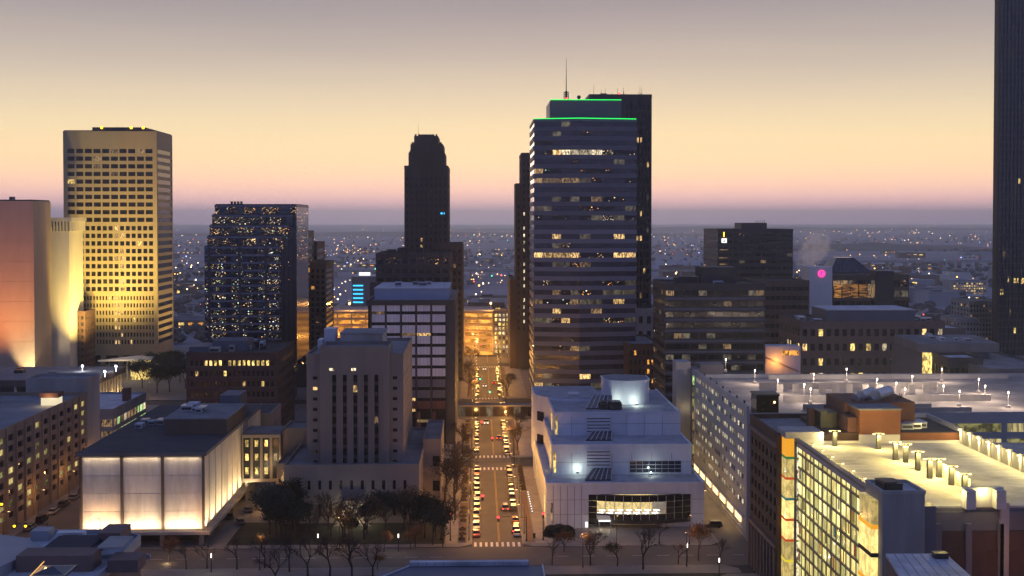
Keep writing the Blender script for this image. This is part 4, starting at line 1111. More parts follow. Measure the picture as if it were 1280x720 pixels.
# roof walls (ramp upstands) and lamp posts
for (pa, pb, py, h) in ((948, 1172, 486, 1.9), (978, 1240, 502, 1.8), (1003, 1165, 512, 1.5), (1130, 1215, 517, 1.6), (960, 1262, 474, 1.4)):
    a, b = gnd(pa, py, DK), gnd(pb, py, DK); yy = (a.y + b.y) / 2
    t.part('deck_wall', MB().box(a.x, b.x, yy - .15, yy + .15, DK, DK + h), 'concrete')
for k, px in enumerate((975, 995, 1012, 1028, 1045, 1062, 1082, 1100, 1122, 1140, 1158, 1176)):
    a = gnd(px, 491, DK); t.part('ramp_column', MB().box(a.x - .9, a.x + .9, a.y, a.y + .6, DK, DK + 2.4), 'concrete')
for (px, py) in ((907, 465), (943.5, 480), (972, 493), (1005, 499), (1013, 505), (1017, 485), (1058, 478), (1096, 492), (1120, 497), (1131, 505), (1140, 488), (1177, 478), (1179, 501), (1199, 508), (1223, 492), (1231, 501), (1260, 510)):
    p = gnd(px, py, DK)
    lp = t.part('lamp_post', MB().box(p.x - .45, p.x + .45, p.y - .45, p.y + .45, DK, DK + .8).tube((p.x, p.y, DK), (p.x, p.y, DK + 4.1), .07, .05), 'concrete')
    new('lamp_head', MB().box(p.x - .11, p.x + .11, p.y - .3, p.y + .05, DK + 3.7, DK + 4.3).mesh('lamp_head', 'lamp_white', t.loc), lp)
    light('POINT', (p.x, p.y - .7, DK + 4.2), 2300, (1, .76, .56), t.o, .25)
for k in range(7):
    a = gnd(872 + 9 + k * 11, 474 + k * 7, GZ); t.part('parapet_light', MB().box(GX0 + .25, GX0 + .6, GY0 + 6 + k * 9, GY0 + 6.6 + k * 9, GZ - .8, GZ + .5), 'dark_metal')
xa, xb = AX(944, 297, 540), AX(974, 297, 540)
t.part('lift_lobby', MB().box(gnd(946, 520, DK).x, gnd(974, 520, DK).x, GY0 + 1, GY0 + 7, DK, DK + 5.0).box(gnd(945, 520, DK).x, gnd(975, 520, DK).x, GY0 + .7, GY0 + 7.3, DK + 5.0, DK + 5.4, 1), ['glass_brown', 'dark_metal'])
t.part('lobby_lamp', MB().ball(gnd(961, 515, DK).x, GY0 + .9, DK + 3.4, .3), 'lamp_warm')
t.done()
# stair and lift tower at the garage's far corner
t = Thing('glazed_stair_tower', 'glazed stair tower with greenish lit landings at the corner of the panelled garage', 'stair tower', (66, 374, 0))
ya = 374; xa, xb, xc = AX(855, ya), AX(864.5, ya), AX(875, ya)
t.part('shaft', MB().box(xb, xc, ya, ya + 8, 0, AZ(461, ya, 860)), 'slate_panel')
t.part('shaft_cap', MB().box(xc + .1, AX(905, ya), ya, ya + 8, 0, AZ(456, ya, 890)), 'concrete_dark')
t.part('side_wall', MB().box(AX(846, ya), xb - .05, ya + 1, ya + 8, 0, AZ(453, ya, 850)), 'concrete')
for k in range(8):
    z = 3 + k * 3.6
    t.pane('F', ya, xb + .3, xc - .3, z, z + 2.9, 'lit_green' if k == 7 else random.choice(['lit_faint', 'lit_dim', 'garage_dim']), .06)
t.done(); light('POINT', (AX(858, ya), ya - 1.2, 21), 110, (1, .8, .45), t.o, .25, name='wall_light')

# ---- brown brick block with orange penthouse (beyond the lit garage)
t = Thing('brown_brick_block', 'tall brown brick block with orange brick penthouse and silver rooftop ducts', 'building', (80, 251, 0))
bx0 = 63.6; bz = 33.8
rows = div(12, bz - 3, 6, .55); cols = div(251.5, 276, 7, .5)
volume(t, bx0, 76, 251.5, 276, 0, bz, 'dark_brick', {'L': (cols, rows + []), 'F': (div(bx0, 70, 2, .5), rows)}, .4, chooser(.02, ['lit_dim'], seed=13), 'roof_grey', 1.1)
for k in range(9): t.part('arcade_pier', MB().box(bx0 - .9, bx0 - .42, 252 + k * 2.95, 252.7 + k * 2.95, .06, 10), 'mauve_brick')
for z in (10.2, bz - 2): t.part('cornice', MB().box(bx0 - .95, bx0 - .42, 251.5, 276.2, z, z + .8), 'mauve_brick')
def rb(pa, pb, pyt, pyb, Yf, dp, mt, name):
    a, b = AX(pa, Yf, pyt), AX(pb, Yf, pyt); return t.part(name, MB().box(a, b, Yf, Yf + dp, AZ(pyb, Yf, (pa + pb) / 2), AZ(pyt, Yf, (pa + pb) / 2)), mt)
rb(1003, 1200, 561, 720, 250.5, 25, 'dark_brick', 'main_wall')
rb(1035, 1075, 541, 562, 251.5, 22, 'dark_brick', 'penthouse')
rb(1060, 1074, 522, 542, 252.5, 18, 'red_brick', 'penthouse')
rb(1126, 1201, 541, 562, 251.0, 20, 'orange_brick', 'penthouse')
rb(1075, 1126, 512, 560, 250.7, 16, 'orange_brick', 'penthouse')
rb(1056, 1144, 503, 560, 258, 14, 'red_brick', 'penthouse')
rb(1073.5, 1127.5, 511, 513, 250.5, 16.3, 'roof_grey', 'penthouse_roof')
a, b = AX(1126, 251), AX(1201, 251); zr = AZ(541, 251, 1160)
t.part('roof', MB().box(a + .3, b - .3, 251.4, 270, zr, zr + .1), 'roof_dark'); rooftop(t, a + 1, b - 4, 254, 268, zr, 6, 63, ('duct_metal', 'roof_white'), 1.3)
t.part('roof_upstand', MB().box(a, b + .2, 270, 270.5, zr - .5, zr + 1).box(b, b + .4, 251, 270, zr - .5, zr + 1), 'roof_white')
for (px, py, l, r) in ((1074, 497, 4, .95), (1083, 494, 5.5, 1.15), (1092, 499, 4, .9), (1103, 493, 6.5, 1.3)):
    p = at(px, py, 262); mb = MB().tube((p.x - l * .3, p.y - l * .22, p.z), (p.x + l * .3, p.y + l * .22, p.z + .5), r, r, 14)
    du = t.part('duct', mb, 'duct_metal'); new('duct_leg', MB().box(p.x - .15, p.x + .15, p.y - 1, p.y - .8, AZ(503, 258, 1090), p.z - r + .2).mesh('duct_leg', 'dark_metal', t.loc), du)
p = at(1021, 545, 256); t.part('chimney', MB().box(AX(1012, 262), AX(1019, 262), 262, 264, 33, AZ(511, 262, 1015)), 'red_brick')
t.part('cooling_tower', MB().box(AX(1027, 258), AX(1047, 258), 258, 264, 32, AZ(516, 258, 1037)).box(AX(1026, 258), AX(1034, 258), 257.6, 258, 34, AZ(513, 258, 1037)), 'dark_metal')
mb = MB()
for q in range(6): mb.tube((AX(1120 + q * 3.6, 260), 260 + q, AZ(503, 260, 1130)), (AX(1120 + q * 3.6, 260), 260 + q, AZ(497 - (q * 5) % 4, 260, 1130)), .12, .1)
t.part('vent_pipe', mb, 'dark_metal'); t.done()

# ---- bright garage in front: coloured lit facade, yellow lit roof deck
t = Thing('lit_garage', 'garage with glowing yellow coloured-glass side and brightly lit pale roof deck', 'parking garage', (80, 200, 0))
X0 = 66.0; Ya, Yb, Z = 199.0, 246.0, 34.3; DKZ = 33.0; XR = 101.5
t.part('structure', MB().box(X0 + .6, 140, Ya - 5, Yb + .5, 0, DKZ - .3), 'concrete_dark')
t.part('roof_deck', MB().box(X0 + .4, 140, Ya - 5, Yb + 3.4, DKZ - .3, DKZ), 'deck_pale')
nb, nr = 8, 12; bw = (Yb - Ya) / nb; fh = Z / nr
cl = ['bay_a', 'bay_b', 'bay_c']
lit('bay_a', (1, .80, .27), .8, (.4, 1.3, .3), .75); lit('bay_b', (.92, .82, .28), .6, (.4, 1.3, .3), .7); lit('bay_c', (.98, .86, .34), .92, (.4, 1.3, .3), .8)
emi('fin_red', (.8, .13, .03), .30); emi('fin_blue', (.16, .34, .36), .26); emi('fin_green', (.35, .5, .12), .28); emi('fin_orange', (.9, .42, .06), .32)
for k in range(nb):
    y0 = Ya + k * bw
    t.part('mullion', MB().box(X0 + .10, X0 + .5, y0 - .12, y0 + .12, 0, Z), 'screen_metal')
    t.part('thin_mullion', MB().box(X0 + .22, X0 + .5, y0 + bw / 2 - .08, y0 + bw / 2 + .08, 0, Z), 'screen_metal')
    for r in range(nr):
        z0 = r * fh
        for q in range(2):
            t.pane('L', X0 + .45, y0 + .12 + q * bw / 2, y0 + (q + 1) * bw / 2 - .12, z0 + .5, z0 + fh - .1, random.choice(cl), .05, jit=0, name='lit_bay')
        t.part('floor_band', MB().box(X0 + .12, X0 + .48, y0 + .14, y0 + bw - .14, z0 + .05, z0 + .42), 'screen_metal')
        if r < nr - 1 and (k + r) % 2 == 0:
            yy = y0 + random.choice((.4, 1.2, 3.3, 4.0)); z_ = z0 + random.uniform(.5, 1.2)
            for q in range(random.choice((1, 2, 2, 3))):
                t.part('glass_fin', MB().box(X0 + .2, X0 + .33, yy + q * .42, yy + q * .42 + .3, z_, z_ + fh * .75), random.choice(['fin_red', 'fin_blue', 'fin_green', 'fin_orange', 'fin_blue', 'fin_green', 'bay_c']))
t.part('mullion', MB().box(X0 - .55, X0 - .05, Yb - .12, Yb + .12, 0, Z), 'concrete_dark')
t.part('parapet', MB().box(X0 - .6, X0 + .4, Ya - .5, Yb, Z, Z + .5), 'slate_panel')
t.part('parapet_inner', MB().box(X0 + .0, X0 + .4, Ya - .5, Yb, DKZ, Z), 'pale_stone')
t.part('back_wall', MB().box(X0 + 4, XR + 2, Yb + 3.4, Yb + 3.9, DKZ - 1, DKZ + .5).box(AX(1075, Yb + 3.2), AX(1126, Yb + 3.2), Yb + 3.1, Yb + 3.5, DKZ, AZ(543.5, Yb + 3.1, 1100)), 'pale_stone')
for k in range(12):
    for (xq, w) in ((X0 + 3.2, 5.0), (XR - 6.8, 5.0)):
        t.part('stall_line', MB().box(xq, xq + w, Ya + 6 + k * 3.1, Ya + 6.14 + k * 3.1, DKZ, DKZ + .012), 'paint')
# lamps on roof
def deck_lamp(x, y, h=3.0, e=700):
    lp = t.part('lamp_post', MB().box(x - .4, x + .4, y - .4, y + .4, DKZ, DKZ + h - .3).tube((x, y, DKZ), (x, y, DKZ + h), .12, .12).box(x - 1.0, x + 1.0, y - .1, y + .1, DKZ + h, DKZ + h + .12), 'charcoal')
    new('lamp_head', MB().box(x - 1.15, x - .75, y - .16, y + .16, DKZ + h - .16, DKZ + h).box(x + .75, x + 1.15, y - .16, y + .16, DKZ + h - .16, DKZ + h).mesh('lamp_head', 'lamp_warm', t.loc), lp)
    light('POINT', (x, y - 1.3, DKZ + h - .2), e * 3.0, (1, .75, .21), t.o, .35)
for k in range(7): deck_lamp(X0 + 1.0, Ya + 3 + k * 6.4, 1.6, 240)
for (px, py) in ((1119, 575), (1132, 578), (1147, 588), (1162, 598)):
    p = gnd(px, py, DKZ); deck_lamp(p.x, p.y, 3.6, 760)
a, b = gnd(1178, 596, DKZ), gnd(1210, 616, DKZ)
t.part('ramp_wall', MB().prism([(a.x, a.y), (a.x + .4, a.y), (b.x + .4, b.y), (b.x, b.y)], DKZ, DKZ + 2.4), 'pale_stone')
for f in (0, .5, 1): deck_lamp(a.x + (b.x - a.x) * f - .8, a.y + (b.y - a.y) * f - .4, 3.4, 620)
a, b = gnd(1203, 634, DKZ), gnd(1253, 634, DKZ)
t.part('stair_house', MB().box(a.x, b.x, a.y, a.y + .4, DKZ, DKZ + 3.0).box(a.x, a.x + 1.6, a.y - 1.6, a.y, DKZ, DKZ + 3).box(b.x - 1.6, b.x, a.y - 1.6, a.y, DKZ, DKZ + 3).box(a.x - .2, b.x + .2, a.y - .2, a.y + .6, DKZ + 3, DKZ + 3.25), 'pale_stone')
light('POINT', ((a.x + b.x) / 2, a.y - .9, DKZ + 2.6), 420, (1, .82, .33), t.o, .3)
light('POINT', (a.x - 1.2, a.y - .4, DKZ + 2.6), 420, (1, .82, .33), t.o, .3)
for k in range(11):
    yy = Yb + 2 - k * 4.6
    t.part('screen_post', MB().box(XR - .4, XR, yy - .5, yy + .5, DKZ, DKZ + 3.4), 'concrete')
    if k < 10:
        t.part('screen_panel', MB().box(XR - .15, XR + .05, yy - 4.1, yy - .52, DKZ, DKZ + 3.0), 'concrete_dark')
        t.part('wall_lamp', MB().box(XR - .9, XR - .42, yy - .2, yy + .2, DKZ + 2.9, DKZ + 3.15), 'lamp_warm')
        light('POINT', (XR - 1.1, yy, DKZ + 2.4), 520, (1, .82, .32), t.o, .25)
deck_lamp(X0 + 16, Yb - 3, 3.2, 900); deck_lamp(X0 + 8, Yb + .5, 3.2, 700)
# glowing stair tower with coloured bands (far corner) and near glazed corner
Yt = 247.0; xa, xb, xc = AX(983.5, Yt), AX(994, Yt), AX(1003, Yt); zt = AZ(548, Yt, 990)
nL = 8; bands = ['stripe_orange', 'stripe_green', 'stripe_red', 'stripe_teal', 'stripe_red', 'stripe_red', 'stripe_yellow', 'stripe_teal', 'stripe_yellow']
hh = zt / nL
for k in range(nL):
    z1 = zt - k * hh
    t.part('stair_glass', MB().box(xa, xb, Yt, Yt + 3.5, z1 - hh + .5, z1 - .02), 'hall_wall' if k else 'stripe_orange')
    t.part('colour_band', MB().box(xa - .05, xb + .05, Yt - .05, Yt + 3.4, z1 - hh, z1 - hh + .5), bands[(k + 1) % 9])
    t.part('stair_core_panel', MB().box(xb + .02, xc - .3, Yt - .04, Yt + 3.4, z1 - hh + .3, z1 - .1), 'strip_white' if k in (nL - 1, ) else 'lit_white')
t.part('stair_core', MB().box(xb, xc, Yt + .02, Yt + 3.6, 0, zt), 'pale_stone')
t.part('stair_cap', MB().box(xa - .2, AX(1030, Yt) , Yt - .2, Yt + 7, zt, AZ(540, Yt, 1000)).box(xc, AX(1030, Yt), Yt, Yt + 6.8, DKZ - 2, zt), 'concrete')
light('POINT', (xc + 4.6, Yt - 1, DKZ + 2.0), 420, (1, .86, .5), t.o, .3)
# near concrete tower
Yn = 190; xa, xb = AX(1105, Yn), AX(1158, Yn); zt = AZ(618, Yn, 1130)
t.part('concrete_tower', MB().box(xa, xb, Yn, Yn + 8.4, 0, zt), 'concrete')
t.part('tower_parapet', MB().box(xa - .1, xb + .1, Yn - .1, Yn + .3, zt, zt + .6).box(xa - .1, xa + .3, Yn + .3, Yn + 8.4, zt, zt + .6).box(xb - .3, xb + .1, Yn + .3, Yn + 8.4, zt, zt + .6).box(xa + .3, xb - .3, Yn + 8.1, Yn + 8.5, zt, zt + .6), 'concrete')
t.part('tower_roof', MB().box(xa + .3, xb - .3, Yn + .3, Yn + 8.1, zt + .02, zt + .1), 'roof_white')
rooftop(t, xa + 1, xb - 3, Yn + 2, Yn + 6, zt, 3, 7, ('dark_metal',), 1.4)
t.part('tower_shoulder', MB().box(xb, AX(1172, Yn + 2), Yn + 2, Yn + 8, 0, AZ(633, Yn + 2, 1165)), 'slate_panel')
for k in range(7):
    z1 = zt - 1.5 - k * 4.6
    t.part('corner_glass', MB().box(xa - 1.1, xa - .05, Yn + 2, Yn + 8.4, z1 - 3.9, z1), 'hall_wall')
    t.part('corner_band', MB().box(xa - 1.2, xa - .05, Yn + 1.9, Yn + 8.5, z1 - 4.6, z1 - 3.95), ('stripe_orange', 'charcoal', 'stripe_orange', 'charcoal')[k % 4])
t.part('front_wall', MB().box(xb + .5, 150, Yn + 3.6, Yn + 4.2, 0, AZ(640, Yn + 3.6, 1220)), 'concrete_dark')
for k, px in enumerate((1172, 1210, 1250, 1290)):
    q = AX(px, Yn + 3); t.part('front_pier', MB().box(q, q + 1.0, Yn + 3.0, Yn + 3.6, 0, AZ(655, Yn + 3, 1220)), 'concrete_dark')
t.part('front_brick', MB().box(AX(1165, Yn + 3.3), 150, Yn + 3.35, Yn + 3.6, 0, AZ(664, Yn + 3.3, 1220)), 'dark_brick')
t.part('front_brick', MB().box(AX(1165, Yn + 3.2), 150, Yn + 3.15, Yn + 3.35, 0, AZ(690, Yn + 3.3, 1220)), 'dark_brick')
t.part('front_block', MB().box(AX(1253, Yn + 3), AX(1264, Yn + 3), Yn + 3, Yn + 4.4, 20, AZ(629, Yn + 3, 1260)), 'concrete')
t.done()
# small blue white roof in front of it
t = Thing('low_roofed_annex', 'low annex with pale blue metal roof in front of the concrete tower', 'building', (76, 178, 0))
zr = 29.5; a, b, c_, d_ = gnd(1107, 692, zr), gnd(1170, 692, zr), gnd(1216, 722, zr), gnd(1126, 722, zr)
pp = [(d_.x, d_.y), (c_.x, c_.y), (b.x + 1.5, b.y), (a.x, a.y)]
t.part('wall', MB().prism(pp, 0, zr - .4), 'mauve_brick'); ro = t.part('roof', MB().prism(pp, zr - .4, zr), 'roof_white')
for k in range(1, 7):
    f = k / 7
    new('roof_seam', MB().tube((d_.x + (c_.x - d_.x) * f, d_.y + .1, zr + .03), (a.x + (b.x + 1.5 - a.x) * f, a.y - .1, zr + .03), .06, .06).mesh('roof_seam', 'grey_panel', t.loc), ro)
p = gnd(1175, 697, zr); t.part('roof_vent', MB().box(p.x - 1, p.x + 1, p.y - .8, p.y + .8, zr, zr + .8), 'dark_metal'); t.done()
light('POINT', (AX(1283, 186), 186, AZ(706, 186, 1280)), 600, (1, .36, .06), None, .2, name='wall_light')

# ---- right background
def office(name, label, pa, pb, pyt, Y, dp, wall, nc, nr, p, mats, fr=.6, fv=.5, side='L', roof='roof_dark', seed=1, z0=2, d=.3, dark='glass', sc=6, done=True):
    xa, xb = AX(pa, Y), AX(pb, Y); zt = AZ(pyt, Y, (pa + pb) / 2)
    t = Thing(name, label, 'office building', ((xa + xb) / 2, Y, 0))
    rows = div(z0, zt - .8, nr, fv)
    f = {'F': (div(xa, xb, nc, fr), rows)}
    if side: f[side] = (div(Y, Y + dp, sc, fr), rows)
    volume(t, xa, xb, Y, Y + dp, 0, zt, wall, f, d, chooser(p, mats, dark, .8, seed), roof)
    t.zt, t.xa, t.xb = zt, xa, xb
    return t.done() if done else t

t = office('dark_banded_office', 'dark office block with thin grey floor bands and a few lit windows', 832, 955, 357, 450, 30, 'charcoal', 12, 13, .22, ['sparkle_few', 'lit_faint', 'lit_faint', 'sparkle_warm', 'lit_dim', 'lit_faint'], .97, .48, seed=101, done=False)
t.part('penthouse', MB().box(AX(877, 460), AX(920, 460), 460, 474, t.zt, AZ(334, 460, 900)).box(AX(848, 466), AX(872, 466), 466, 474, t.zt, t.zt + 2.6), 'charcoal')
for k in range(13):
    zb_ = 2 + k * (t.zt - 2.8) / 13
    t.part('floor_band', MB().box(t.xa - .45, t.xb + .45, 449.45, 449.69, zb_ - .35, zb_ + .35), 'slate_panel')
rooftop(t, t.xa + 2, t.xb - 4, 453, 478, t.zt, 7, 19, ('dark_metal', 'roof_white')); t.done()
t = office('black_logo_tower', 'black office tower with a small white lit emblem near its top corner', 897, 990, 288, 750, 46, 'charcoal', 14, 15, .05, ['lit_dim', 'lit_faint', 'sparkle_warm'], .95, .45, seed=103, z0=10, done=False)
t.part('penthouse', MB().box(AX(926, 760), AX(958, 760), 760, 780, t.zt, AZ(278.5, 760, 940)), 'charcoal')
mb = MB(); 
for q in range(6): mb.tube((AX(944 + q * 2.2, 762), 762, AZ(279, 760, 940)), (AX(944 + q * 2.2, 762), 762, AZ(276 - q % 2, 760, 940)), .15, .15)
t.part('aerial', mb, 'dark_metal')
Yq = 749.4
t.part('corner_pier', MB().box(AX(915, Yq), AX(917, Yq), Yq - .4, Yq + .2, 0, t.zt), 'charcoal')
e0 = t.part('emblem', MB().box(AX(901.5, Yq), AX(908, Yq), Yq - .25, Yq - .05, AZ(303.5, Yq, 905), AZ(298, Yq, 905)), 'sign_white')
new('emblem_mark', MB().box(AX(903, Yq), AX(906.5, Yq), Yq - .32, Yq - .26, AZ(302, Yq, 905), AZ(301, Yq, 905)).box(AX(904.3, Yq), AX(905, Yq), Yq - .34, Yq - .26, AZ(301, Yq, 905), AZ(299, Yq, 905)).mesh('emblem_mark', 'charcoal', t.loc), e0)
t.part('emblem_stroke', MB().box(AX(903.8, Yq), AX(905, Yq), Yq - .25, Yq - .05, AZ(296, Yq, 905), AZ(290, Yq, 905)), 'lens_yellow')
for py in (312, 322, 330): t.part('lit_ledge', MB().box(AX(899, Yq), AX(909, Yq), Yq - .1, Yq + .02, AZ(py + .8, Yq, 905), AZ(py - .3, Yq, 905)), 'lit_dim')
t.done()
office('brown_slab_office', 'brown horizontal slab office behind the panelled garage', 948, 1010.5, 353, 560, 30, 'brown_stone', 9, 11, .05, ['lit_amber', 'lit_dim', 'sparkle_few'], .9, .45, seed=105)
t = office('wide_brick_office', 'wide mauve brick office block with square windows, several lit yellow', 1001, 1180, 404, 480, 34, 'mauve_brick', 18, 6, .24, ['lit_gold', 'lit_warm', 'lit_white', 'lit_gold'], .56, .48, seed=109, done=False, sc=8)
t.part('upper_storey', MB().box(AX(1035, 486), AX(1144, 486), 486, 510, t.zt, AZ(388, 486, 1090)), 'slate_panel')
t.part('upper_roof', MB().box(AX(1034.5, 486), AX(1144.5, 486), 485.8, 510.2, AZ(388, 486, 1090), AZ(387, 486, 1090)), 'roof_white')
rooftop(t, AX(1146, 484), AX(1172, 484), 484, 505, t.zt, 5, 23, ('roof_white', 'duct_metal'), 1.8); rooftop(t, AX(1004, 484), AX(1030, 484), 484, 505, t.zt, 4, 24, ('roof_white', 'duct_metal'), 1.4); t.done()
# white slab with magenta disc
Y = 590; xa, xb = AX(1011, Y), AX(1040, Y)
t = Thing('white_sign_slab', 'plain white slab tower carrying a round magenta lit sign', 'building', ((xa + xb) / 2, Y, 0))
t.part('wall', MB().box(xa, xb, Y, Y + 14, 0, AZ(333.5, Y, 1025)), 'paint')
mb = MB(); px, pz = AX(1026.5, Y), AZ(342, Y, 1026); r = 1.75
ring = [(px + r * math.cos(2 * math.pi * k / 24), pz + r * math.sin(2 * math.pi * k / 24)) for k in range(24)]
b0 = len(mb.v); mb.v += [(x, Y - .3, z) for x, z in ring] + [(x, Y - .05, z) for x, z in ring]
mb.f.append(tuple(range(24))); mb.m.append(0)
for k in range(24): mb.f.append((k, 24 + k, 24 + (k + 1) % 24, (k + 1) % 24)); mb.m.append(0)
sg = t.part('round_sign', mb, 'sign_magenta'); new('sign_mark', MB().box(px - .35, px + .25, Y - .42, Y - .31, pz - .2, pz + 1.2).box(px - .9, px - .35, Y - .42, Y - .31, pz - .9, pz - .2).mesh('sign_mark', 'white_panel', t.loc), sg); t.done()
t = office('amber_reflection_block', 'long block with amber reflections painted on upper windows, dark piers beside the white slab', 1041, 1135, 346, 596, 34, 'brown_stone', 10, 6, .3, ['lit_faint', 'lit_dim', 'sparkle_warm'], .92, .62, seed=111, z0=20, done=False)
t.part('dark_pier', MB().box(AX(1094, 595), AX(1117, 595), 594.8, 604, 0, AZ(339, 595, 1105)), 'charcoal')
for c in range(5):
    a0, a1 = AX(1042 + c * 10.5, 596), AX(1051 + c * 10.5, 596); t.pane('F', 595.6, a0, a1, AZ(372, 596, 1070), AZ(355, 596, 1070), 'amber_reflection' if c < 4 else 'lit_dim', .1)
t.done()
Y = 640; xa, xb = AX(1036, Y), AX(1092, Y); z0, z1 = AZ(343, Y, 1060), AZ(322.5, Y, 1060); xm0, xm1 = AX(1051, Y), AX(1072, Y)
t = Thing('glass_pyramid_hall', 'building with a blue glass truncated pyramid roof', 'building', ((xa + xb) / 2, Y, 0))
t.part('base', MB().box(xa - 6, xb + 6, Y - 1, Y + 26, 0, z0), 'concrete')
mb = MB(); q = [(xa, Y, z0), (xb, Y, z0), (xb, Y + 24, z0), (xa, Y + 24, z0), (xm0, Y + 8, z1), (xm1, Y + 8, z1), (xm1, Y + 16, z1), (xm0, Y + 16, z1)]
mb.v += q; mb.f += [(0, 1, 5, 4), (1, 2, 6, 5), (2, 3, 7, 6), (3, 0, 4, 7), (4, 5, 6, 7)]; mb.m += [0] * 5
pr = t.part('glass_roof', mb, 'glass_blue')
for k in range(9):
    f = k / 8; new('glazing_bar', MB().tube((xa + (xb - xa) * f, Y - .05, z0 + .05), (xm0 + (xm1 - xm0) * f, Y + 7.95, z1 + .05), .14, .14).mesh('glazing_bar', 'slate_panel', t.loc), pr)
t.done()
# flat roofed modern block, far right
Y = 428; xa, xb = AX(1152, Y), AX(1246, Y)
t = Thing('flat_roofed_hall', 'low grey hall with overhanging flat roof and a gold lit glass entrance', 'building', ((xa + xb) / 2, Y, 0))
zr = AZ(440, Y, 1190)
t.part('wall', MB().box(xa + 1, xb - 2, Y + 2, Y + 34, 0, zr), 'slate_panel')
t.part('roof', MB().prism([(xa - 1, Y), (xb + 1, Y), (xb + 6, Y + 34), (xa + 2, Y + 34)], zr, zr + 3), 'concrete_dark'); t.part('roof_membrane', MB().prism([(xa, Y + .5), (xb + .5, Y + .5), (xb + 5, Y + 33), (xa + 3, Y + 33)], zr + 3, zr + 3.1), 'roof_grey')
rooftop(t, xa + 6, xb - 6, Y + 6, Y + 28, zr + 3, 5, 31, ('roof_white', 'white_metal'), 1.2)
for k in range(4): t.pane('F', Y + 2, xa + 1.1 + k * .9, xa + 1.9 + k * .9, 3, zr - .4, 'lit_gold', .08)
for k in range(9): t.pane('F', Y + 2, xa + 5.5 + k * 2.3, xa + 7.5 + k * 2.3, 3, zr - 3, 'glass', .08)
t.done()
t = office('dark_roof_pavilion', 'small dark pavilion with pale skylight beside the flat roofed hall', 1187, 1228, 450, 412, 14, 'charcoal', 6, 3, .15, ['lit_dim', 'lit_warm'], .85, .6, seed=120, roof='roof_white')
t = office('grey_annex_hall', 'long grey hall with pale roof at the edge of the garage deck', 1238, 1330, 464, 395, 60, 'concrete_dark', 10, 4, .12, ['lit_amber', 'lit_gold'], .8, .45, seed=121, roof='roof_grey')
Y = 470; xa, xb = AX(957, Y), AX(1001, Y); zt = AZ(433, Y, 980)
t = Thing('orange_lit_stair', 'pale wall panel block glowing orange from a hidden ramp', 'building', ((xa + xb) / 2, Y, 0))
t.part('wall', MB().box(xa, xb, Y, Y + 8, 0, zt), 'white_panel'); t.pane('F', Y, AX(977, Y), AX(999, Y), AZ(444, Y, 985), AZ(438, Y, 985), 'lit_amber', .1)
t.part('ramp_rail', MB().tube((AX(958, Y), Y - .6, AZ(447, Y, 965)), (AX(998, Y), Y - .6, AZ(464, Y, 985)), .3, .3, 6), 'concrete'); t.done()
light('POINT', (AX(970, Y), Y - 3, AZ(452, Y, 970)), 1500, (1, .36, .06), t.o, .3)
# tall dark glass tower cut by the right edge
Y = 700; xa = AX(1246.5, Y); zt = 233
t = Thing('ribbed_glass_skyscraper', 'very tall dark glass skyscraper with fine vertical ribs', 'skyscraper', (xa + 25, Y, 0))
sk = 20; t.part('core', MB().prism([(xa, Y), (xa + 52, Y), (xa + 52 + sk, Y + 52), (xa + sk, Y + 52)], 0, zt), 'glass_blue'); t.part('roof', MB().prism([(xa + .5, Y + .5), (xa + 51.5, Y + .5), (xa + 51.5 + sk, Y + 51.5), (xa + .5 + sk, Y + 51.5)], zt, zt + .5), 'roof_dark')
rm = MB().box(-.22, .22, -.7, 0, 0, zt).mesh('rib', 'charcoal')
for k in range(24): new('rib', rm, t.o, Vector((xa + .3 + k * 2.2, Y, 0)) - t.loc)
for k in range(20): new('rib', rm, t.o, Vector((xa + sk * (1 + k * 2.6) / 52, Y + 1 + k * 2.6, 0)) - t.loc, -math.pi / 2 - math.atan(sk / 52))
fm = MB().box(xa, xa + 52, Y - .3, Y - .05, -.35, .35)
for f in range(50): new('floor_band', pane_mesh(51.5, .8, 'charcoal', .2), t.o, Vector((xa + 26, Y - .2, 4 + f * 4.2)) - t.loc)
for (px, py, w, mt) in ((1261, 349, 3, 'lit_gold'), (1270, 350, 6, 'lit_gold'), (1277, 352, 4, 'lit_warm'), (1252, 365, 3.5, 'lit_gold'), (1274, 226, 2.5, 'lit_gold'), (1269, 413, 3.5, 'lit_gold'), (1279, 350, 2.5, 'lit_gold'), (1255, 318, 3, 'lit_dim'), (1262, 390, 3, 'lit_dim')):
    p = at(px, py, Y); t.pane('F', Y, p.x - w * .23, p.x + w * .23, p.z - 1.7, p.z + 1.7, mt, .1)
t.done()
# pale flats and low blocks in the right middle distance
office('pale_flats', 'pale flats with rows of small dark windows at the foot of the skyscraper', 1212, 1243, 378, 760, 30, 'concrete', 8, 8, .08, ['lit_dim', 'lit_warm'], .5, .5, seed=130, roof='roof_grey')
office('low_pale_flats', 'lower pale flats stepped in front of the taller ones', 1196, 1224, 400, 720, 24, 'concrete', 7, 5, .08, ['lit_dim'], .5, .5, seed=131, roof='roof_grey')
office('mauve_wall_block', 'windowless mauve block between brick office and flats', 1180, 1206, 412, 640, 24, 'mauve_brick', 4, 2, 0, ['lit_dim'], .2, .2, seed=132, roof='roof_white')
office('lit_gold_flats', 'distant flats with gold lit balconies in the middle distance', 1188, 1232, 352, 1200, 20, 'concrete', 14, 6, .6, ['lit_gold', 'lit_warm', 'lit_dim'], .6, .55, seed=133, side=None)

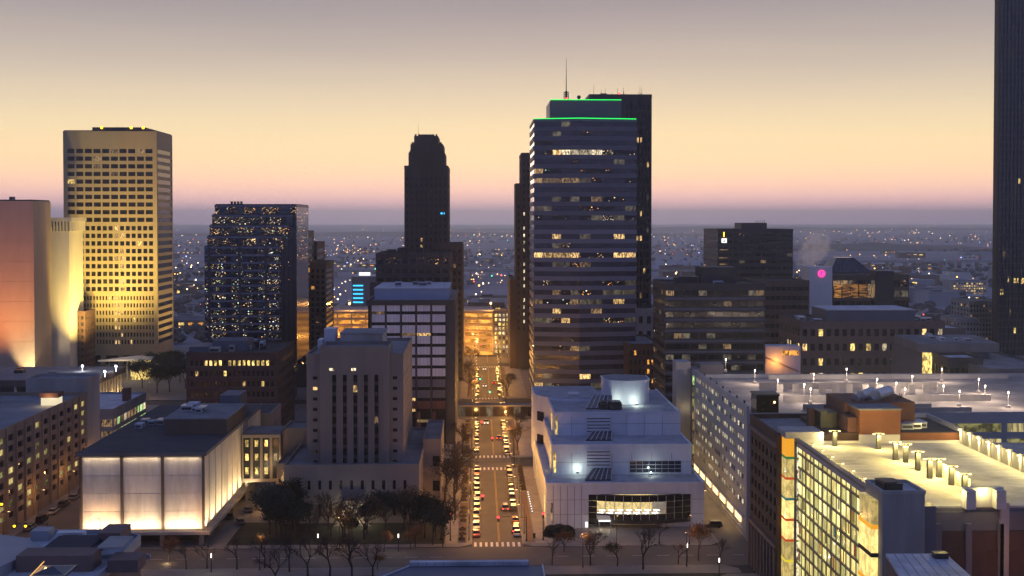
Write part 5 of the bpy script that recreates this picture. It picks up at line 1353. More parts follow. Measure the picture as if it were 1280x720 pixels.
# ---- orange lit garage closing the avenue, with a lit stair tower
Y = 708; xa, xb = AX(404, Y), AX(616, Y); zt = AZ(389, Y, 598)
t = Thing('orange_garage', 'open deck parking garage glowing orange at the end of the avenue', 'parking garage', ((xa + xb) / 2, Y, 0))
mb = MB().box(xa, xb, Y + 1.5, Y + 40, 0, zt - .2)
t.part('core', mb, 'tan_concrete'); nr = 7; fh = zt / nr
for r in range(nr):
    t.part('deck_edge', MB().box(xa - .3, xb + .3, Y - .3, Y + .3, (r + 1) * fh - 1.3, (r + 1) * fh), 'tan_concrete')
    for c in range(12):
        a = xa + (xb - xa) * c / 12; t.pane('F', Y + 1.4, a + .3, a + (xb - xa) / 12 - .3, r * fh + .1, (r + 1) * fh - 1.3, 'garage_orange', .06, name='lit_bay', jit=0)
for c in range(13):
    a = xa + (xb - xa) * c / 12; t.part('column', MB().box(a - .35, a + .35, Y - .1, Y + 1.3, 0, zt - 1.4), 'tan_concrete')
t.part('roof_deck', MB().box(xa, xb, Y + .4, Y + 40, zt - .1, zt), 'roof_deck')
for px in (437, 613.5, 470, 560):
    q = AX(px, Y + 6); lp = t.part('lamp_post', MB().tube((q, Y + 6, zt), (q, Y + 6, zt + 4.2), .15, .1), 'dark_metal')
    new('lamp_head', MB().ball(q, Y + 5.8, zt + 4.3, .7).mesh('lamp_head', 'lamp_warm', t.loc), lp); light('POINT', (q, Y + 4.6, zt + 4), 6000, (1, .45, .10), t.o, .4)
t.done()
for k in range(5): light('POINT', (xa + 8 + k * 20, Y - 5, 12), 2600, (1, .40, .07), None, .5, name='facade_light')
xa, xb = AX(617.5, Y), AX(637, Y)
t = Thing('lit_stair_tower', 'narrow stair tower with white lit landings stacked beside the orange garage', 'stair tower', ((xa + xb) / 2, Y, 0))
volume(t, xa, xb, Y, Y + 12, 0, zt - .5, 'concrete_dark', {'F': (div(xa, xb, 4, .6), div(1, zt - 1, 9, .62))}, .3, chooser(.85, ['lit_white', 'lit_gold'], 'glass', .1, 140), 'roof_grey'); t.done()

# ---- foreground roofs
t = Thing('foreground_hotel', 'brown block with blue grey rooftop, plant well and skylights at the near corner', 'building', (-70, 135, 0))
zr = 40
a, b = gnd(60, 668, zr), gnd(184, 668, zr)
xr, yb = b.x, b.y
pp = [(-120, 60), (xr, 60), (xr, yb - 3), (xr - .9, yb - .9), (xr - 3, yb), (a.x, yb), (a.x - 8, yb - 8), (-120, yb - 9)]
t.part('wall', MB().prism(pp, 0, zr), 'mauve_brick'); t.part('roof', MB().prism([(p[0] - .3 if p[0] > -60 else p[0], p[1] - .3) for p in pp], zr, zr + .15), 'roof_white')
t.part('parapet', MB().prism([(xr - .3, 60), (xr + .05, 60), (xr + .05, yb - 3), (xr - .3, yb - 3)], zr - .5, zr + .7).prism([(a.x, yb - .3), (xr - 3, yb - .3), (xr - 3, yb + .05), (a.x, yb + .05)], zr - .5, zr + .7).prism([(xr - .3, yb - 3), (xr + .05, yb - 3), (xr - 2.9, yb + .05), (xr - 3.1, yb - .3)], zr - .5, zr + .7), 'grey_panel')
def rbox(pa, pb, py, dp, h, mt, name, zz=zr + .1):
    p, q = gnd(pa, py, zz), gnd(pb, py, zz); return t.part(name, MB().box(p.x, q.x, p.y, p.y + dp, zz, zz + h), mt)
o = rbox(122, 150, 686, 4.5, 1.9, 'mauve_brick', 'lift_overrun'); rbox(121, 151, 686.3, 5, .2, 'concrete', 'lift_overrun_cap', zr + 2.0)
rbox(70, 104, 676, 1.2, 1.0, 'white_metal', 'duct'); rbox(74, 92, 681, 1.4, .9, 'dark_metal', 'rooftop_unit'); rbox(38, 60, 677, 2.2, 1.3, 'grey_panel', 'rooftop_unit')
rbox(50, 112, 702, 8, 1.0, 'charcoal', 'plant_well'); rbox(52, 110, 700, 6, 1.3, 'roof_dark', 'plant_well_floor')
rbox(20, 114, 716, 3.5, 1.9, 'mauve_brick', 'parapet_block'); rbox(134, 172, 716, 3.4, 1.4, 'mauve_brick', 'parapet_block'); rbox(114, 187, 699, .3, .5, 'grey_panel', 'expansion_upstand')
p = gnd(0, 672, zr); t.part('sloped_roof', MB().prism([(-75, p.y - 24), (gnd(14, 715, zr).x, p.y - 24), (gnd(52, 690, zr).x, p.y - 6), (gnd(40, 672, zr).x, p.y - 2), (-75, p.y - 2)], zr + .1, [zr + 3.2, zr + 2.2, zr + .4, zr + .5, zr + 3]), 'grey_panel')
p = gnd(66, 714, zr + 2); t.part('skylight', MB().prism([(p.x - 2, p.y - 2), (p.x + 2, p.y - 2), (p.x + 2, p.y + 2), (p.x - 2, p.y + 2)], zr + 1.9, zr + 2.1).tube((p.x, p.y, zr + 2.1), (p.x, p.y, zr + 2.6), 2.4, .05, 4), 'glass_blue')
p, q = gnd(36, 722, zr + 2.2), gnd(55, 702, zr + 2.2); t.part('light_strip', MB().tube(p, q, .05, .05, 6), 'strip_amber'); light('POINT', q + Vector((0, -.4, .4)), 10, (1, .65, .25), t.o, .15)
t.done()
t = Thing('foreground_hall', 'dark hall with a pale ridge skylight along its roof at the near street', 'building', (0, 170, 0))
zr = 30; a, b = gnd(512, 708, zr), gnd(661, 708, zr); c_ = gnd(468, 722, zr)
t.part('wall', MB().box(c_.x, b.x + 2, 120, a.y, 0, zr - .8), 'slate_panel')
t.part('roof', MB().prism([(c_.x, 120), (b.x + 2, 120), (b.x + 2, a.y), (a.x, a.y), (c_.x, c_.y + 1)], zr - .8, [zr - .8 + .05, zr - .75, zr, zr, zr - .75]), 'slate_panel')
t.part('ridge_skylight', MB().box(a.x, b.x, a.y, a.y + 1.1, zr, zr + .55), 'roof_white')
for k in range(15):
    q = a.x + (b.x - a.x) * k / 14; t.part('skylight_bar', MB().box(q - .05, q + .05, a.y - .06, a.y, zr - .05, zr + .6), 'grey_panel')
t.part('edge_trim', MB().tube((c_.x, c_.y + 1, zr - .6), (a.x, a.y, zr + .1), .12, .12, 6).tube((b.x + 2, 140, zr - .6), (b.x + 2, a.y, zr + .1), .12, .12, 6), 'white_metal')
t.part('gutter', MB().box(a.x, b.x + 2, a.y - .3, a.y - .08, zr - .2, zr + .02), 'dark_metal'); t.done()

# ================================================================== STREET FURNITURE
def street_lamp(col, lm, energy, h=7.5, arm=1.4):
    t = Thing('street_lamp', 'x', 'street lamp', (0, 0, 0))
    t.part('pole', MB().cyl(0, 0, .16, 0, .6, 8, r1=.12).tube((0, 0, .5), (0, 0, h), .09, .06, 6).tube((0, 0, h - .1), (arm, 0, h + .2), .05, .04, 5), 'dark_metal')
    t.part('lamp_head', MB().box(arm - .3, arm + .35, -.16, .16, h + .08, h + .22), 'dark_metal')
    t.part('lamp_lens', MB().box(arm - .24, arm + .3, -.13, .13, h + .0, h + .075), lm)
    light('POINT', (arm, 0, h - .35), energy, col, t.o, .2)
    return t.o


def put(proto, spots, label, group):
    for i, (x, y, rz) in enumerate(spots):
        o = copy_tree(proto, (x, y, .06), rz)
        o['label'] = label; o['group'] = group


def drop(o):
    for c in list(o.children): drop(c)
    bpy.data.objects.remove(o)


WARM = (1, .46, .095)
pl = street_lamp(WARM, 'lamp_warm', 2100)
S = []
for (y0, y1) in ys[1:]:
    n = 6 if y0 < 400 else 8
    for k in range(n):
        yy = y0 + 6 + (y1 - y0 - 12) * k / (n - 1)
        S.append((PX0 - .7, yy, 0))
put(pl, S, 'warm street lamp on the kerb along the planted left pavement of the avenue', 'lamps on the left kerb of the avenue')
put(pl, [(PX1 + .7, y + 6, math.pi) for (x, y, r) in S], 'warm street lamp on the kerb of the right pavement of the avenue', 'lamps on the right kerb of the avenue')
pl2 = street_lamp((1, .48, .14), 'lamp_warm', 620)
put(pl2, [(-92, 293, -1.57), (-66, 293, -1.57), (-34, 293, -1.57), (34, 293, -1.57), (52, 293, -1.57), (-50, 274, 1.57), (-80, 274, 1.57), (24, 274, 1.57), (48, 274, 1.57)],
    'warm street lamp beside the wide cross street in front of courthouse and library', 'lamps along the cross street')
put(pl2, [(LX0 - .6, 300 + k * 24, 0) for k in range(6)] + [(LX1 + .6, 312 + k * 24, math.pi) for k in range(4)],
    'warm street lamp in the side street between garage and glowing box building', 'lamps in the left side street')
put(pl2, [(RX0 - .4, 318 + k * 28, 0) for k in range(3)], 'warm street lamp in the lane between library and panelled garage', 'lamps in the right lane')
rnd = random.Random(9)
back = []
for yy in (HAR[1] + 2, ROB[0] - 2, ROB[1] + 2, BRO[0] - 2, 690):
    for k in range(6): back.append((-150 + k * 24 + rnd.uniform(-4, 4), yy, rnd.choice((1.57, -1.57))))
    for k in range(4): back.append((30 + k * 40 + rnd.uniform(-6, 6), yy, rnd.choice((1.57, -1.57))))
back = [b for b in back if not (-128 < b[0] < -30 and b[1] < 700) and not (20 < b[0] < 75 and b[1] < 640)]
put(pl2, back, 'warm street lamp in the blocks behind the courthouse and library', 'lamps in the back streets')
drop(pl); drop(pl2)
# slim white lamp columns in the park strip
t = Thing('light_column', 'x', 'lamp', (0, 0, 0))
t.part('column', MB().tube((0, 0, 0), (0, 0, 3.4), .10, .10, 8), 'dark_metal'); t.part('lit_tube', MB().tube((0, 0, 3.4), (0, 0, 4.3), .13, .13, 8), 'lamp_white')
light('POINT', (0, -.3, 4.5), 220, (1, .86, .62), t.o, .2)
sp = [gnd(px, py) for px, py in ((397.5, 690), (264, 716), (899, 722), (498, 690), (859, 703))]
put(t.o, [(p.x, p.y, 0) for p in sp], 'slim light column with a glowing white top on the park strip', 'light columns of the park strip'); drop(t.o)

# traffic signals
def signal(lens, arm, heads, name_label, loc, rz, group=None):
    t = Thing('traffic_signal', name_label, 'traffic light', (0, 0, 0), group)
    mb = MB().cyl(0, 0, .22, 0, .4, 8).tube((0, 0, 0), (0, 0, 6.4), .13, .10, 6)
    if arm: mb.tube((0, 0, 5.9), (arm, 0, 6.2), .09, .05, 5)
    t.part('mast', mb, 'dark_metal')
    for hx, hz in heads:
        h = t.part('signal_head', MB().box(hx - .28, hx + .28, -.24, .12, hz - .75, hz + .75), 'charcoal')
        k = {'lens_red': .5, 'lens_yellow': 0, 'lens_green': -.5}[lens]
        new('lit_lens', MB().ball(hx, -.3, hz + k, .34, 8, 6).mesh('lit_lens', lens), h)
        new('visor', MB().box(hx - .26, hx + .26, -.6, -.24, hz + k + .26, hz + k + .32).mesh('visor', 'charcoal'), h)
    t.o.location = loc; t.o.rotation_euler = (0, 0, rz)
    for (hx, hz) in heads[:1]:
        light('POINT', (0, 0, 0), 160, {'lens_red': (1, .05, .04), 'lens_yellow': (1, .6, .05), 'lens_green': (.05, 1, .6)}[lens], None, .2, name='signal_glow').parent = t.o
        t.o.children[-1].location = (hx, -1.0, hz)
    return t.o
G = 'signals on long arms over the avenue'
signal('lens_red', -7.2, [(-7.0, 5.6), (-3.9, 5.6)], 'red traffic signal pair on an arm over the near end of the avenue', (PX1 + 1.0, 297, .06), 0, G)
signal('lens_red', 0, [(0, 3.2)], 'red traffic signal on a post at the courthouse corner', (gnd(563, 676).x, 298, .06), 0)
signal('lens_red', 0, [(0, 3.2)], 'red traffic signal on a post at the library corner', (gnd(680, 680).x, 298, .06), 0)
signal('lens_red', -7.4, [(-7.2, 5.6), (-3.6, 5.6)], 'red traffic signal pair on an arm beyond the second crossing', (PX1 + 1.0, HAR[1] + 3.5, .06), 0, G)
signal('lens_green', -7.4, [(-7.0, 5.8), (-4.2, 5.8)], 'green traffic signal pair on an arm beyond the skybridge', (PX1 + 1.0, ROB[0] - 1.5, .06), 0, G)
signal('lens_red', -6.0, [(-5.4, 5.8)], 'single red traffic signal at the far crossing of the avenue', (PX1 + 1.0, BRO[0] - 1, .06), 0, G)
signal('lens_yellow', -8.5, [(-7.9, 5.6), (-5.2, 5.6), (-2.6, 5.6)], 'three yellow flashing signals on one arm over the left side street', (gnd(62, 684).x, 293.5, .06), 0)
signal('lens_red', 0, [(0, 3.2)], 'red traffic signal at the far end of the left side street', (LX1 + .6, 372, .06), 0)

# planters with clipped shrubs, in-ground lights, litter bins
def shrub_mesh(seed, r, n, mt, sz=.8):
    rnd = random.Random(seed); mb = MB()
    for i in range(n):
        a, u = rnd.uniform(0, 6.28), rnd.uniform(-.2, 1); q = math.sqrt(max(0, 1 - u * u)); s = rnd.uniform(.75, 1.05) * r
        c = Vector((q * math.cos(a) * s, q * math.sin(a) * s, u * s * sz + r * .25)); l = r * rnd.uniform(.16, .3)
        d1 = Vector((rnd.uniform(-1, 1), rnd.uniform(-1, 1), rnd.uniform(-1, 1))).normalized(); d2 = d1.orthogonal().normalized()
        mb.poly([c - d1 * l, c + d2 * l * .6, c + d1 * l, c - d2 * l * .6])
    return mb.mesh('foliage', mt)
sh = [shrub_mesh(k, .85, 140, 'leaf_brown') for k in range(3)]
box = MB().box(-.95, .95, -.95, .95, 0, .45).box(-.85, .85, -.85, .85, .45, .47, 1).mesh('planter_box', ['concrete', 'soil'])
for (y0, y1) in ys[1:3]:
    n = int((y1 - y0 - 8) / 4.6)
    for k in range(n):
        if (k % 5) == 3: continue
        o = new('planter', None, None, (PX0 - 2.4, y0 + 5 + k * 4.6, .06)); tag(o, 'low square planter with a brown shrub on the left pavement of the avenue', 'planter', 'planters along the left pavement')
        new('planter_box', box, o); new('shrub', sh[k % 3], o, (0, 0, .3))
for k in range(9):
    o = new('planter', None, None, (13.2, 352 + k * 4.0, .06)); tag(o, 'low square planter with a brown shrub beside the library entrance', 'planter', 'planters beside the library')
    new('planter_box', box, o); new('shrub', sh[k % 3], o, (0, 0, .3))
bl = MB().cyl(0, 0, .16, 0, .5, 8).mesh('post', 'concrete_dark'); bt = MB().cyl(0, 0, .13, .5, .68, 8).mesh('cap_light', 'strip_white')
for k in range(9):
    o = new('bollard_light', None, None, (14.6 - k * .03, 325 + k * 2.9, .06)); tag(o, 'short white glowing bollard in the row beside the library pavement', 'bollard', 'white bollard lights')
    new('post', bl, o); new('cap_light', bt, o)
bn = MB().cyl(0, 0, .35, 0, 1.0, 10).mesh('bin_body', 'dark_metal'); bd = MB().cyl(0, 0, .38, 1.0, 1.12, 10).mesh('bin_lid', 'charcoal')
for k, (x, y, l) in enumerate(((-4.2, 299, 'dark litter bin at the courthouse corner of the crossing'), (14, 300, 'dark litter bin at the library corner of the crossing'), (-4.2, 380, 'dark litter bin on the courthouse side by the second crossing'))):
    o = new('litter_bin', None, None, (x, y, .06)); tag(o, l, 'litter bin'); new('bin_body', bn, o); new('bin_lid', bd, o)

# ------------------------------------------------------------------ vehicles
for nm, c in (('white', (.50, .50, .50)), ('silver', (.24, .245, .26)), ('black', (.02, .02, .022)), ('dark_grey', (.09, .09, .1)), ('red', (.32, .02, .02)), ('blue', (.03, .06, .16))):
    m = mat('car_' + nm, c, .3, .2, .05, .5, spec=.6)
def car_parts(kind):
    L, Wd, H = {'sedan': (4.7, .92, 1.45), 'suv': (4.8, .96, 1.75), 'pickup': (5.5, .98, 1.85)}[kind]
    h = L / 2; b = .62 * H
    prof = {'sedan': [(-h, .45), (-h + .1, .85), (-h + .9, .95), (h - 1.2, .9), (h - .15, .72), (h, .42), (h - .2, .28), (-h + .2, .28)],
            'suv': [(-h, .45), (-h + .05, 1.05), (h - 1.1, 1.05), (h - .1, .9), (h, .45), (h - .2, .3), (-h + .2, .3)],
            'pickup': [(-h, .5), (-h, 1.1), (h - 1.2, 1.12), (h - .1, 1.0), (h, .5), (h - .2, .35), (-h + .2, .35)]}[kind]
    cab = {'sedan': ((-1.75, 1.15), (-1.1, .45), .93), 'suv': ((-2.3, 1.2), (-2.0, .6), 1.03), 'pickup': ((-.5, 1.5), (-.35, 1.0), 1.1)}[kind]
    mb = MB(); n = len(prof); ws = (-Wd, -Wd + .08, Wd - .08, Wd)
    for i, x in enumerate(ws):
        s = .93 if i in (0, 3) else 1
        mb.v += [(x, y * (.985 if i in (0, 3) else 1), .28 + (z - .28) * s) for y, z in prof]
    for i in range(3):
        for k in range(n): mb.f.append((i * n + k, i * n + (k + 1) % n, (i + 1) * n + (k + 1) % n, (i + 1) * n + k)); mb.m.append(0)
    mb.f += [tuple(range(n)), tuple(reversed(range(3 * n, 4 * n)))]; mb.m += [0, 0]
    (b0, b1), (t0, t1), zb = cab
    g = MB(); q = .86
    g.v += [(-Wd * .95, b0, zb), (Wd * .95, b0, zb), (Wd * .95, b1, zb), (-Wd * .95, b1, zb), (-Wd * q * .86, t0, H - .05), (Wd * q * .86, t0, H - .05), (Wd * q * .86, t1, H - .05), (-Wd * q * .86, t1, H - .05)]
    g.f += [(0, 1, 5, 4), (1, 2, 6, 5), (2, 3, 7, 6), (3, 0, 4, 7), (4, 5, 6, 7)]; g.m += [0] * 5
    r = MB().box(-Wd * .74, Wd * .74, t0 - .02, t1 + .02, H - .05, H)
    w = MB().tube((-.11, 0, 0), (.11, 0, 0), .33, .33, 10)
    return mb, g, r, w, L, Wd
CARS = {}
def car(kind, colour, loc, rz, where, group, on=False):
    k = (kind, colour)
    if k not in CARS:
        mb, g, r, w, L, Wd = car_parts(kind)
        CARS[k] = dict(body=mb.mesh('body', 'car_' + colour), glass=g.mesh('glasshouse', 'glass'), roof=r.mesh('roof', 'car_' + colour), wheel=w.mesh('wheel', 'rubber'), L=L, W=Wd,
                       head=MB().box(-.2, .2, -.05, .05, -.08, .08).mesh('headlight', 'chrome'), tail=MB().box(-.17, .17, -.05, .05, -.1, .1).mesh('taillight', 'car_red'),
                       head_on=MB().box(-.2, .2, -.05, .05, -.1, .1).mesh('headlight', 'head'), tail_on=MB().box(-.17, .17, -.05, .05, -.12, .12).mesh('taillight', 'tail'))
    c = CARS[k]; o = new('parked_car' if not on else 'car', None, None, loc, rz)
    tag(o, f'{colour.replace("_", " ")} {"pickup truck" if kind == "pickup" else kind} {where}', 'car', group)
    new('body', c['body'], o); new('glasshouse', c['glass'], o); new('roof', c['roof'], o)
    for sx in (-1, 1):
        for sy in (-1, 1): new('wheel', c['wheel'], o, (sx * (c['W'] - .1), sy * c['L'] * .31, .33))
        new('headlight', c['head_on' if on else 'head'], o, (sx * .66, c['L'] / 2 - .06, .68)); new('taillight', c['tail_on' if on else 'tail'], o, (sx * .68, -c['L'] / 2 + .02, .78))
    return o
rnd = random.Random(4)
KC = ['white', 'black', 'silver', 'black', 'dark_grey', 'white', 'red', 'blue', 'black', 'dark_grey']
for (y0, y1, x, skip, w, gr) in ((303, 383, PX0 + 1.2, .02, 'parked at the left kerb beside the courthouse lawn', 'cars at the left kerb, near block'), (303, 383, PX1 - 1.2, .1, 'parked at the right kerb beside the library', 'cars at the right kerb, near block'),
                                 (407, 516, PX0 + 1.2, .2, 'parked at the left kerb near the skybridge', 'cars at the left kerb, middle block'), (407, 516, PX1 - 1.2, .08, 'parked at the right kerb near the skybridge', 'cars at the right kerb, middle block'),
                                 (540, 640, PX0 + 1.2, .25, 'parked at the left kerb in the far block of the avenue', 'cars at the left kerb, far block'), (540, 640, PX1 - 1.2, .3, 'parked at the right kerb in the far block of the avenue', 'cars at the right kerb, far block')):
    y = y0
    while y < y1:
        if rnd.random() > skip: car(rnd.choice(['sedan', 'sedan', 'suv', 'suv', 'pickup']), rnd.choice(KC), (x + rnd.uniform(-.12, .12), y + rnd.uniform(-.3, .3), -.05), (math.pi if x < 3 else 0) + rnd.uniform(-.02, .02), w, gr)
        y += 6.6
car('suv', 'dark_grey', (PX1 - 1.4, 306.5, -.05), 0, 'stopped with red tail lights by the near crossing', None, True)
car('sedan', 'white', (3.2, 640, -.05), math.pi, 'coming down the far block with headlights on', None, True)
car('sedan', 'black', (7.6, 585, -.05), 0, 'driving away in the far block with tail lights on', None, True)
car('suv', 'silver', (7.4, 330, -.05), 0, 'driving away past the library with tail lights on', None, True)
car('sedan', 'dark_grey', (7.4, 437, -.05), 0, 'driving away under the skybridge with tail lights on', None, True)
car('suv', 'white', (3.0, 470, -.05), math.pi, 'coming towards the skybridge with headlights on', None, True)
car('sedan', 'blue', (7.5, 500, -.05), 0, 'braking beyond the skybridge before the green signals', None, True)
car('sedan', 'silver', (2.9, 575, -.05), math.pi, 'coming down the far block behind the crossing with headlights on', None, True)
car('suv', 'black', (gnd(888, 655).x, gnd(888, 659).y, -.02), 1.57, 'standing by the panelled garage in the lane', None)
for k, (px, py, col, kd, rz, wh) in enumerate(((300, 655, 'dark_grey', 'suv', .3, 'parked in the yard under the bridge link'), (287, 648, 'black', 'sedan', .3, 'parked in the yard against the glowing box building'),
                                        (340, 650, 'black', 'sedan', 1.4, 'parked across the yard near the courthouse trees'), (310, 640, 'dark_grey', 'sedan', .3, 'parked deep in the yard beside the columns'))):
    p = gnd(px, py); car(kd, col, (p.x, p.y, .06), rz, wh, None)
for k in range(7):
    car(['sedan', 'suv'][k % 2], ['silver', 'black', 'white', 'dark_grey'][k % 4], (LX0 + 1.5, 312 + k * 8.5, -.02), 0, 'parked along the tan garage in the side street', 'cars in the left side street')

# ------------------------------------------------------------------ trees
def bare(seed, h, spread=.55, depth=6):
    rnd = random.Random(seed); tr, crn = MB(), MB(); tips = []
    def br(p, d, l, r, k):
        q = p + d * l; m = tr if k <= 1 else crn
        m.tube(p, q, r, r * .72, 5 if k < 2 else 3)
        if k >= 3: tips.append(q)
        if k == depth: return
        for i in range(3 if k in (1, 2) else 2 + (rnd.random() < .35)):
            a = rnd.uniform(0, 6.28); s = spread * rnd.uniform(.6, 1.25)
            u = d.orthogonal().normalized(); v = d.cross(u)
            nd = (d + (u * math.cos(a) + v * math.sin(a)) * s + Vector((0, 0, .06))).normalized()
            br(q - d * l * rnd.uniform(0, .25), nd, l * rnd.uniform(.62, .86), r * .66, k + 1)
    br(Vector((0, 0, 0)), Vector((rnd.uniform(-.05, .05), rnd.uniform(-.05, .05), 1)).normalized(), h * .27, h * .022, 0)
    return tr, crn, tips
def leaves(mb, tips, n, seed, spread, size, m=1):
    rnd = random.Random(seed)
    for i in range(n):
        c = rnd.choice(tips) + Vector((rnd.gauss(0, spread), rnd.gauss(0, spread), rnd.gauss(0, spread * .8))); l = rnd.uniform(.6, 1.3) * size
        d1 = Vector((rnd.uniform(-1, 1), rnd.uniform(-1, 1), rnd.uniform(-1, 1))).normalized(); d2 = d1.orthogonal().normalized()
        mb.poly([c - d1 * l, c + d2 * l * .6, c + d1 * l, c - d2 * l * .6], m)
TR = {}
def tree_kind(key, h, leafmat=None, n=0, spread=.55, size=.22, sp=.45, depth=6):
    L = []
    for s in range(4):
        tr, c, tips = bare(len(key) * 7 + s * 13, h, spread, depth)
        if leafmat: leaves(c, tips, n, s, sp, size)
        L.append((tr.mesh('trunk', 'bark'), c.mesh('crown', ['bark', leafmat] if leafmat else ['bark'])))
    TR[key] = L
tree_kind('bare', 9); tree_kind('twiggy', 9.5, None, 0, .6, depth=8); tree_kind('brown', 10, 'leaf_brown', 900, .6, .17); tree_kind('orange', 7.5, 'leaf_orange', 1500, .5, .15, .5); tree_kind('evergreen', 9, 'leaf_dark', 3000, .45, .24, .6)
TI = 0
def tree(kind, x, y, s, label, group, name='tree'):
    global TI
    TI += 1; tr, c = TR[kind][TI % 4]
    o = new(name, None, None, (x, y, .05), TI * 1.7); s *= 1.5; o.scale = (s, s, s * random.Random(TI).uniform(.9, 1.1)); tag(o, label, 'tree', group)
    new('trunk', tr, o); new('crown', c, o)
rnd = random.Random(12)
# in front of and beside the courthouse
for k in range(34):
    px = 335 + rnd.random() * 222; py = rnd.uniform(659, 684)
    p = gnd(px, py); kd = rnd.choice(['brown', 'twiggy', 'twiggy', 'twiggy', 'bare', 'evergreen'] if k % 7 else ['evergreen'])
    if p.y > 313.5: p.y = rnd.uniform(298, 313)
    tree(kd, p.x, p.y, rnd.uniform(.42, 1.0), {'brown': 'dark tree with withered brown leaves on the courthouse lawn', 'evergreen': 'dark evergreen tree on the courthouse lawn', 'bare': 'bare tree with few thin limbs on the courthouse lawn', 'twiggy': 'bare tree with dense fine twigs on the courthouse lawn'}[kd], 'trees on the courthouse lawn')
for (x, y, s) in ((-6.3, 318, 1.0), (-6.5, 331, 1.1), (-7, 345, 1.1), (-6.5, 360, 1.15), (-6.8, 372, 1.1), (-9.5, 338, 1.2), (-9.5, 352, 1.2)):
    tree('brown' if x < -9 else 'bare', x, y, s, 'spreading street tree beside the courthouse wall on the avenue' if x > -9 else 'dark leafy tree against the courthouse side wall', 'trees between courthouse and avenue')
for (x, y) in ((-5.5, 410), (-5.5, 425), (-4.5, 545), (-4.5, 560), (-4.5, 580), (13, 545), (13, 560), (-4.5, 610), (-3.8, 660), (13.5, 416), (13.5, 440)):
    tree('brown', x, y, .75, 'small street tree farther down the avenue', 'street trees farther down the avenue')
# yard by the bridge link
for (px, py) in ((352, 668), (366, 662), (372, 674), (345, 676), (358, 676)):
    p = gnd(px, py); tree('evergreen', p.x, p.y, rnd.uniform(.8, 1.1), 'dense dark evergreen between the yard and the courthouse', 'evergreens by the yard')
# along the cross street
for (px, py, s) in ((233, 712, .55), (259, 711, .6), (296, 712, .7), (331, 710, .75), (362, 715, .8)):
    p = gnd(px, py); tree('bare', p.x, p.y, s, 'small bare street tree on the near kerb before the glowing box building', 'bare trees on the near kerb')
for (px, py, s) in ((385, 722, .9), (412, 728, 1.0), (440, 726, .95), (466, 724, .9), (345, 734, .9)):
    p = gnd(px, py); tree('bare', p.x, p.y, s, 'bare many-branched tree in the park strip facing the courthouse', 'bare park trees facing the courthouse')
for (px, py, s) in ((519, 684, .5), (513, 686, .45), (480, 690, .45), (472, 712, .4)):
    p = gnd(px, py); tree('orange', p.x, p.y, s, 'small lamp-lit tree with copper leaves by the courthouse lawn edge', 'copper trees at the lawn edge')
p = gnd(211, 703); tree('orange', p.x, p.y, .62, 'copper-leaved tree with bright trunk before the glowing box building', None)
light('POINT', (p.x, p.y - 1, .6), 120, (1, .7, .35), None, .15, name='tree_uplight')
p = gnd(705, 690); tree('orange', p.x, p.y, .55, 'copper-leaved tree before the round hedge of the library', None)
p = gnd(873, 701); tree('orange', p.x, p.y, .8, 'tallest copper-leaved tree, standing near the panelled garage lane', None)
for (px, py, s, kd) in ((738, 706, .62, 'brown'), (772, 708, .55, 'brown'), (804, 712, .85, 'bare'), (690, 706, .55, 'bare'), (848, 705, .5, 'bare'), (824, 681, .6, 'bare'), (900, 704, .5, 'bare')):
    p = gnd(px, py); tree(kd, p.x, p.y, s, 'bare street tree before the library' if kd == 'bare' else 'street tree keeping dark withered leaves before the library', 'street trees before the library')
for (px, py) in ((690, 664), (699, 663), (708, 664)):
    p = gnd(px, py + 6); o = new('round_bush', None, None, (p.x, p.y, .06)); tag(o, 'clipped round dark bush at the library corner', 'bush', 'round bushes at the library corner')
    new('foliage', shrub_mesh(int(px), 2.0, 900, 'leaf_dark', 1.0), o); new('stem', MB().cyl(0, 0, .25, 0, 1.2, 6).ball(0, 0, 1.1, 1.55, 10, 7).mesh('stem', 'leaf_dark'), o)
for (px, py) in ((190, 470), (203, 474), (216, 470), (225, 478), (178, 486), (196, 492), (212, 490), (232, 486)):
    p = gnd(px, py); tree('evergreen', p.x, p.y, 1.1, 'dark plaza tree at the foot of the gold lit tower', 'plaza trees below the gold lit tower')

